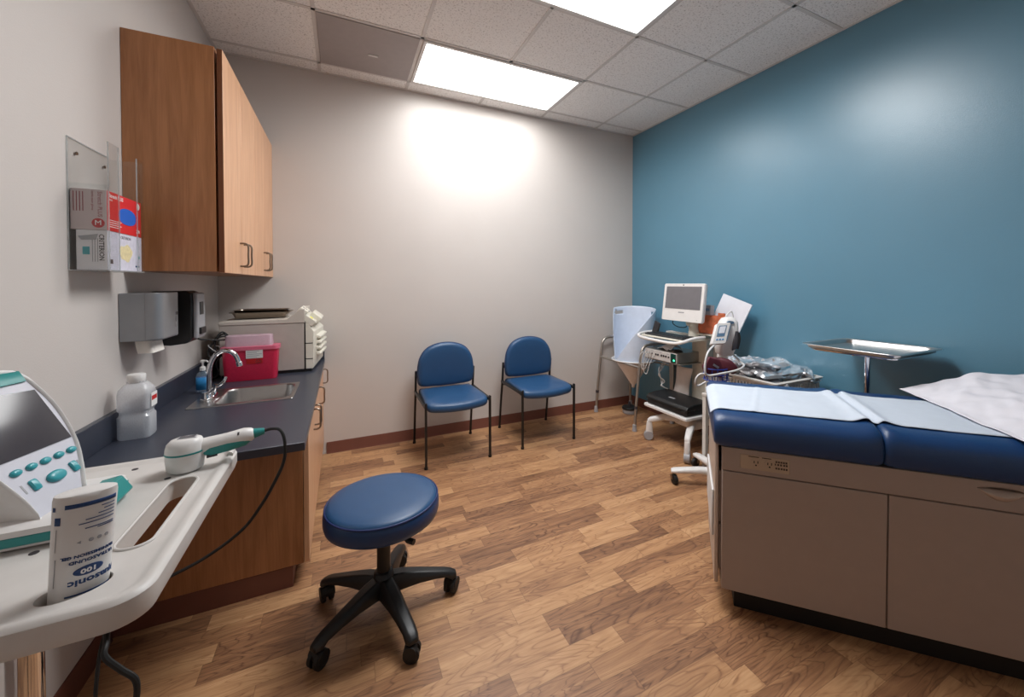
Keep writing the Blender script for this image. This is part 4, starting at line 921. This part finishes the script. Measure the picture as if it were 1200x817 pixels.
ms = thing('computer_mouse', 'black mouse on top of the measuring box', 'mouse', (2.44, 2.39, .729))
obj('shell', B().sph((2.44, 2.39, .7275), .03, 18, (1.5, 1, .75)), 'blackp', ms)
fo = thing('folded_papers', 'folded white papers lying on top of the measuring box', 'papers', (2.45, 2.56, .729))
def pp(u, v): return Vector((2.40+.13*u+.03*v, 2.47+.17*v-.02*u, .730+.035*math.sin(PI*u)*(1-.6*v)+.012*math.sin(PI*v*1.3)+.006*noise.noise((u*4, v*4, 2))))
obj('sheet', B().grid(pp, 16, 16), 'papers', fo, solid=.002, smooth=180)
obj('sheet', B().grid(lambda u, v: pp(u, v)*1+Vector((.012-.02*v, -.03+.02*u, .006)), 16, 16), 'papers', fo, solid=.002, smooth=180)
pr_ = thing('printer', 'black portable printer on the lower shelf of the rolling cart', 'printer', (2.40, 2.37, .285))
obj('base', B().prism(rrect(2.285, 2.52, 2.155, 2.585, .02, 4), .2885, .325), 'blackp', pr_, bevel=.004)
obj('top_cover', B().prism([(2.283, .3255), (2.283, .338), (2.30, .358), (2.36, .372), (2.52, .376), (2.52, .3255)], 2.15, 2.59, lambda x, y, z: (x, z, y)), 'blackp', pr_, bevel=.008, seg=3)
obj('paper_slot', B().box(2.281, 2.284, 2.20, 2.54, .3265, .334), 'rubber', pr_)
obj('emblem', B().prism(rrect(2.345, 2.365, 2.34, 2.40, .004, 3), .3695, .3725), 'palegrey', pr_)
wr = thing('cable_bundle', 'loose white cables hanging off the measuring box toward the frame', 'cables', (2.30, 2.66, .60))
for s in range(3):
    y0 = 2.665-.03*s
    obj('cord', B().tube(spline([(2.354, y0, .692), (2.325, y0+.01, .695), (2.30, y0+.02, .67), (2.31, y0+.045, .60-.03*s), (2.33, y0+.03, .575-.03*s), (2.335, y0, .60), (2.35, y0-.01, .64), (2.356, y0-.03, .672)], 6), .0032, 8), 'cabw', wr)
w2 = thing('column_cables', 'white cables looping beside the cart column above the printer', 'cables', (2.52, 2.58, .45))
for s in range(3):
    obj('cord', B().tube(spline([(2.50, 2.57+.01*s, .63), (2.46-.02*s, 2.585, .56), (2.43, 2.60-.01*s, .50), (2.46, 2.56+.02*s, .45), (2.44, 2.585-.01*s, .41), (2.49, 2.555, .381+.002*s)], 6), .0035, 8), 'cabw', w2)
# papers and card in the rack at the cart's right end
pt = thing('paper_sheaf', 'white paper sheets standing behind the right edge of the monitor', 'papers', (2.58, 2.1, .894))
Mp = Matrix.Translation((2.60, 2.13, .8945)) @ Matrix.Rotation(math.radians(20), 4, 'Z') @ Matrix.Rotation(math.radians(18), 4, 'X')
obj('stack', B().box(-.006, .006, -.135, .10, .0, .295, Matrix.Translation((2.60, 2.13, .90)) @ Matrix.Rotation(math.radians(12), 4, 'Z') @ Matrix.Rotation(math.radians(10), 4, 'Y') @ Matrix.Rotation(math.radians(20), 4, 'X')), 'papers', pt, bevel=.001)
oc = thing('orange_folder', 'orange printed card folder below the white paper sheets', 'folder', (2.55, 2.18, .894))
obj('cover', B().box(-.010, .006, -.12, .10, .0, .145, Matrix.Translation((2.545, 2.17, .8955)) @ Matrix.Rotation(math.radians(8), 4, 'Z') @ Matrix.Rotation(math.radians(8), 4, 'Y')), 'orange', oc, bevel=.002)
obj('tab', B().box(-.012, -.002, -.115, -.06, .145, .165, Matrix.Translation((2.545, 2.17, .8955)) @ Matrix.Rotation(math.radians(8), 4, 'Z') @ Matrix.Rotation(math.radians(8), 4, 'Y')), 'orange', oc)
bx = thing('tissue_box', 'small pale box with a blue band above the orange folder', 'box', (2.56, 2.2, 1.04))
Mb = Matrix.Translation((2.552, 2.205, 1.041)) @ Matrix.Rotation(math.radians(8), 4, 'Z')
obj('carton', B().box(-.02, .03, -.045, .05, 0, .075, Mb), 'palegrey', bx, bevel=.002)
obj('band', B().box(-.0212, -.0195, -.035, .04, .03, .052, Mb), 'bluegrey', bx)

# ------------------------------------------------------------------ vital signs stand
VX, VY = 2.135, 1.73
vs_ = thing('vital_signs_stand', 'white five-legged pole stand of the vital signs monitor behind the exam table', 'stand', (VX, VY, 0))
obj('hub', B().lathe([(0, .06), (.05, .06), (.055, .075), (.045, .12), (.025, .15), (.022, .17)], (VX, VY, 0), 24), 'white', vs_, smooth=50)
for k in range(5):
    a = math.radians(72*k); d = Vector((math.cos(a), math.sin(a), 0)); w = Vector((-d.y, d.x, 0)); c = Vector((VX, VY, 0))
    rg = [[c+d*r+w*x+Vector((0, 0, zc+y)) for x, y in ellipse(ww, hh, 16, 3)] for r, ww, hh, zc in ((.03, .03, .022, .09), (.12, .027, .02, .095), (.22, .027, .016, .088), (.28, .028, .013, .082), (.30, .02, .010, .080))]
    lg = obj('base_leg', B().loft(rg), 'white', vs_, smooth=60)
    e = c+d*.285; ca = a+1.9; f = Vector((math.cos(ca), math.sin(ca), 0)); g2 = Vector((-f.y, f.x, 0))
    cs = obj('caster', B().tube([e+f*.012+g2*s+Vector((0, 0, .03)) for s in (-.013, -.011, .011, .013)], [.026, .030, .030, .026], 18), 'rubber', lg)
    obj('caster_fork', B().cyl(e+Vector((0, 0, .05)), e+Vector((0, 0, .074)), .010, .010, 12).prism([(-.012, .028), (.012, .028), (.014, .055), (-.014, .055)], -.017, -.0145, lambda x, y, z: tuple(e+f*x+g2*z+Vector((0, 0, y)))).prism([(-.012, .028), (.012, .028), (.014, .055), (-.014, .055)], .0145, .017, lambda x, y, z: tuple(e+f*x+g2*z+Vector((0, 0, y)))), 'nickel', lg)
obj('pole', B().cyl((VX, VY, .15), (VX, VY, .83), .0165, .0165, 18), 'white', vs_)
wb = B()
for z in (.70, .735, .77): wb.tube([(VX-.085+.075*math.cos(a), VY-.03+.065*math.sin(a), z) for a in (2*PI*k/28 for k in range(28))], .0035, 6, True)
for k in range(14):
    a = 2*PI*k/14; wb.tube([(VX-.085+.075*math.cos(a), VY-.03+.065*math.sin(a), .77), (VX-.085+.072*math.cos(a), VY-.03+.062*math.sin(a), .70)], .0025, 6)
for k in range(-3, 4): wb.tube([(VX-.085-.06, VY-.03+.018*k, .70), (VX-.085+.06, VY-.03+.018*k, .70)], .002, 6)
wb.tube([(VX-.015, VY-.02, .74), (VX, VY, .74)], .008, 8)
obj('wire_basket', wb, 'bluebasket', vs_)
# monitor head on the pole
vm = thing('vital_signs_monitor', 'white vital signs monitor head with a dark grip on a pole behind the table', 'vital signs monitor', (VX, VY, .84))
rv = Vector((.898, -.44, 0)); tv = Vector((-.44, -.898, 0))    # right and front as it faces the doorway
Vh = Vector((2.165, 1.722, .932))
def vp(x, y, z): return Vh+rv*x+tv*y+Vector((0, 0, z))
def vr(z, x0, x1, y0, y1, r=.02): return [vp(x, y, z) for x, y in rrect(x0, x1, y0, y1, r, 5)]
obj('shell', B().loft([vr(-.10, -.035, .03, -.03, .03), vr(-.085, -.055, .035, -.045, .04), vr(-.03, -.06, .052, -.055, .05), vr(.05, -.045, .062, -.055, .05), vr(.11, -.035, .062, -.05, .042), vr(.135, -.022, .05, -.035, .03), vr(.142, -.005, .035, -.02, .018)]), 'white', vm, smooth=60)
obj('mount', B().lathe([(0, .80), (.03, .802), (.033, .82), (.03, .85), (0, .85)], (VX+.01, VY, 0), 20), 'white', vm, smooth=50)
obj('grip_recess', B().prism([(.012, -.062), (.050, -.045), (.058, .03), (.052, .058), (.034, .06), (.016, -.01)], .046, .056, lambda x, y, z: tuple(vp(x, z, y))), 'screen', vm, bevel=.003)
obj('grip_bar', B().tube(spline([vp(.045, .057, -.05), vp(.050, .064, -.02), vp(.054, .066, .02), vp(.052, .058, .05)], 4), .0045, 8), 'blackp', vm)
obj('top_slot', B().prism(ellipse(.022, .010, 20, 2, .005, .112), .036, .048, lambda x, y, z: tuple(vp(x, z, y))), 'bluegrey', vm)
obj('carry_wire', B().tube(spline([vp(-.005, 0, .137), vp(.012, 0, .165), vp(.032, 0, .176), vp(.042, 0, .150), vp(.04, 0, .13)], 5), .004, 8), 'cabw', vm)
# tilted display unit at the left
U0 = vp(-.062, .06, .045); ux = (rv*.93+Vector((0, 0, .05))).normalized(); uz = (Vector((0, 0, 1))+rv*.42-tv*.35).normalized(); un = ux.cross(uz).normalized()*-1
if un.dot(tv) < 0: un = -un
def up(x, z, n_): return U0+ux*x+uz*z+un*n_
du = obj('display_unit', B().prism(rrect(-.042, .042, -.07, .07, .008, 4), -.03, .012, up), 'white', vm, bevel=.004)
obj('display', B().prism(rrect(-.026, .022, -.022, .052, .003, 3), .0118, .0135, up), 'bluegrey', du)
obj('display_glass', B().prism(rrect(-.020, .017, .0, .046, .003, 3), .0134, .0142, up), 'lblue' if 0 else 'papers', du)
for k in range(3): obj('button', B().prism(ellipse(.006, .005, 14, 2, -.018+.018*k, -.042), .0118, .0145, up), 'lblue', du)
obj('side_grip', B().prism(rrect(.042, .047, -.055, .055, .002, 2), -.028, .01, up), 'bluegrey', du)
hs = thing('monitor_hose', 'long white coiled hose looping down from the vital signs monitor', 'hose', (2.05, 1.7, .8))
obj('tube', B().tube(spline([up(-.01, -.06, -.005), up(-.02, -.075, 0), (1.935, 1.66, .88), (1.905, 1.655, .82), (1.90, 1.65, .765), (1.925, 1.645, .745), (2.0, 1.615, .756), (2.09, 1.58, .775), (2.17, 1.60, .79), (2.215, 1.66, .80), (2.21, 1.71, .84), (2.18, 1.735, .865)], 7), .0062, 10), 'cabw', hs)
obj('tube', B().tube(spline([(1.925, 1.645, .745), (1.885, 1.665, .755), (1.862, 1.68, .73), (1.865, 1.69, .69), (1.90, 1.70, .675), (1.96, 1.70, .69)], 6), .0058, 10), 'cabw', hs)
cu = thing('pressure_cuff', 'folded maroon blood pressure cuff stuffed into the blue wire basket', 'blood pressure cuff', (2.05, 1.70, .72))
for k, (c_, sx_, rz, ry) in enumerate((((2.03, 1.695, .775), (.07, .022, .052), .2, .45), ((2.075, 1.675, .79), (.085, .020, .036), -.5, .25), ((2.05, 1.725, .765), (.06, .018, .05), -.2, -.3))):
    Mq = Matrix.Translation(c_) @ Matrix.Rotation(rz-.45, 4, 'Z') @ Matrix.Rotation(ry, 4, 'Y')
    b = B(); bmesh.ops.create_uvsphere(b.bm, u_segments=28, v_segments=18, radius=1)
    for v in b.bm.verts:
        x, y, z = v.co; f = lambda q: math.copysign(abs(q)**.6, q)
        v.co = Mq @ Vector((f(x)*sx_[0], f(y)*sx_[1]*(1+.3*math.sin(x*3+k)), f(z)*sx_[2]+.006*math.sin(x*5+k)))
    obj('fold', b, 'maroon', cu, smooth=180)
obj('label', B().box(-.03, .012, -.0245, -.0225, -.003, .010, Matrix.Translation((2.03, 1.695, .778)) @ Matrix.Rotation(-.25, 4, 'Z') @ Matrix.Rotation(.55, 4, 'Y')), 'palegrey', cu)

# ------------------------------------------------------------------ white basket of foil packets on a side table
st = thing('side_table', 'low white side table under the basket of foil packets behind the exam table', 'table', (2.49, 1.72, 0))
obj('top', B().box(2.25, 2.745, 1.445, 1.985, .50, .52), 'crate', st, bevel=.003)
for x in (2.268, 2.727):
    for y in (1.463, 1.967): obj('leg', B().box(x-.014, x+.014, y-.014, y+.014, 0, .50), 'crate', st, bevel=.002)
bk = thing('storage_basket', 'white slotted plastic basket heaped with silver packets behind the exam table', 'basket', (2.48, 1.71, .521))
KX0, KX1, KY0, KY1 = 2.262, 2.70, 1.465, 1.965
obj('floor_pan', B().box(KX0+.02, KX1-.02, KY0+.02, KY1-.02, .521, .526), 'crate', bk)
def wall(a, b, name='side_wall'):
    a, b = Vector(a), Vector(b); d = (b-a); Ln = d.length; d.normalize(); n_ = Vector((-d.y, d.x, 0)); w_ = B(); cnt = int(Ln/.022)
    def bar(x0, x1, z0, z1): w_.prism([(x0, z0), (x1, z0), (x1, z1), (x0, z1)], -.003, .003, lambda x, z, q: tuple(a+d*x+n_*q+Vector((0, 0, z))))
    bar(0, Ln, .521, .575); bar(0, Ln, .670, .690)
    for k in range(cnt+1):
        x = Ln*k/cnt; bar(max(0, x-.006), min(Ln, x+.006), .575, .670)
    return obj(name, w_, 'crate', bk)
wall((KX0+.004, KY0, 0), (KX1-.004, KY0, 0)); wall((KX0+.004, KY1, 0), (KX1-.004, KY1, 0)); wall((KX0, KY0+.004, 0), (KX0, KY1-.004, 0)); wall((KX1, KY0+.004, 0), (KX1, KY1-.004, 0))
obj('rim', B().loft([[Vector((x, y, z)) for x, y in rrect(KX0-d, KX1+d, KY0-d, KY1+d, .02, 4)] for d, z in ((.002, .688), (.016, .690), (.018, .698), (.002, .702), (-.006, .698))], cap=False), 'crate', bk, solid=.003)
spots = []
for k in range(22):
    if k < 8: x, y, z = 2.36+.26*(k % 2)+rnd.uniform(-.02, .02), 1.54+.118*(k//2)+rnd.uniform(-.015, .015), .675
    elif k < 17: x, y, z = 2.345+.135*((k-8) % 3)+rnd.uniform(-.015, .015), 1.55+.15*((k-8)//3)+rnd.uniform(-.02, .02), .728
    else: x, y, z = 2.38+.09*((k-17) % 2)+rnd.uniform(-.02, .02), 1.62+.115*((k-17)//2)+rnd.uniform(-.02, .02), .775
    spots.append((x, y, z))
for k, (x, y, z) in enumerate(spots):
    b = B(); sd = k*3.7; Mq = Matrix.Rotation(rnd.uniform(0, PI), 4, 'Z') @ Matrix.Rotation(rnd.uniform(-.28, .28), 4, 'X') @ Matrix.Rotation(rnd.uniform(-.22, .22), 4, 'Y')
    n = 11; cells = [(rnd.uniform(-1, 1), rnd.uniform(-1, 1), rnd.uniform(-1, 1), rnd.uniform(-1, 1), rnd.uniform(-1, 1)) for _ in range(13)]
    for sgn in (1, -1):
        def ff(u, v, sgn=sgn):
            a, c = u*2-1, v*2-1; puff = max(0, (1-a**4)*(1-c**4))**.5
            q = min(cells, key=lambda p: (p[0]-a)**2+(p[1]-c)**2)
            cr = .007*q[2]+.022*(q[3]*(a-q[0])+q[4]*(c-q[1]))
            return Mq @ Vector((a*.088, c*.064, sgn*(.016*puff)+cr*(puff*.8+.2)))
        b.grid(ff, n, n)
    bmesh.ops.remove_doubles(b.bm, verts=b.bm.verts, dist=.004)
    t = obj('foil_packet', b, 'foil', None, smooth=8)
    t.location = (x, y, z); single(t, 'crumpled silver foil packet heaped in the white slotted basket', 'packet', 'silver foil packets in the white basket')

# ------------------------------------------------------------------ instrument stand
my = thing('instrument_stand', 'steel instrument stand with a flat tray by the blue wall behind the exam table', 'instrument stand', (2.455, 1.10, 0))
X0, X1, Y0, Y1 = 2.275, 2.735, .890, 1.345
def tr(d, z, r=.05): return [Vector((x, y, z)) for x, y in rrect(X0+d, X1-d, Y0+d, Y1-d, r, 6)]
obj('tray', B().loft([tr(.03, .932, .03), tr(.022, .936, .04), tr(.016, .952), tr(.004, .955), tr(0, .953), tr(.002, .956), tr(.018, .9575), tr(.024, .952), tr(.032, .9345, .03), tr(.2, .934, .005)]), 'steel', my, smooth=50)
obj('tray_ring', B().tube([(x, y, .927) for x, y in rrect(X0+.04, X1-.04, Y0+.04, Y1-.04, .03, 5)], .005, 8, True), 'chrome', my)
obj('ring_arm', B().tube([(2.455, 1.10, .92), (2.315, 1.10, .924)], .006, 10), 'chrome', my)
obj('ring_arm', B().tube([(2.455, 1.10, .92), (2.695, 1.10, .924)], .006, 10), 'chrome', my)
obj('pole', B().cyl((2.455, 1.10, .04), (2.455, 1.10, .925), .0125, .0125, 18), 'chrome', my)
obj('collar', B().cyl((2.455, 1.10, .55), (2.455, 1.10, .60), .02, .02, 18), 'chrome', my)
for s in (-1, 1):
    lg = obj('base_leg', B().tube(spline([(2.455, 1.10, .06), (2.455+.06*s, 1.12, .06), (2.455+.17*s, 1.30, .055)], 5), .012, 12), 'chrome', my)
    obj('caster', B().tube([(2.455+.17*s-.01, 1.30, .025), (2.455+.17*s+.01, 1.30, .025)], .025, 16).cyl((2.455+.17*s, 1.30, .03), (2.455+.17*s, 1.30, .056), .006), 'rubber', lg)
obj('base_leg', B().tube([(2.455, 1.10, .06), (2.53, .95, .05)], .012, 12).cyl((2.53, .95, 0), (2.53, .95, .05), .016, .012, 12), 'chrome', my)

# ------------------------------------------------------------------ camera and view
cam = bpy.data.cameras.new('camera'); co = bpy.data.objects.new('camera', cam); C.objects.link(co)
cam.sensor_fit = 'HORIZONTAL'; cam.sensor_width = 36; cam.lens = 465.687/1200*36; cam.clip_start = .02
cam.shift_x = -(630.0-600)/1200; cam.shift_y = -(408.5-339.73)/1200
th, pi_ = .45511, .01620
co.location = (0, 0, H)
co.rotation_euler = (PI/2-pi_, 0, -th)
bpy.context.scene.camera = co
w = bpy.data.worlds.new('world'); bpy.context.scene.world = w; w.use_nodes = True
w.node_tree.nodes['Background'].inputs[0].default_value = (.02, .02, .02, 1)
vs = bpy.context.scene.view_settings; vs.view_transform = 'Standard'; vs.look = 'None'; vs.gamma = 1; vs.use_curve_mapping = False; vs.exposure = 1.05
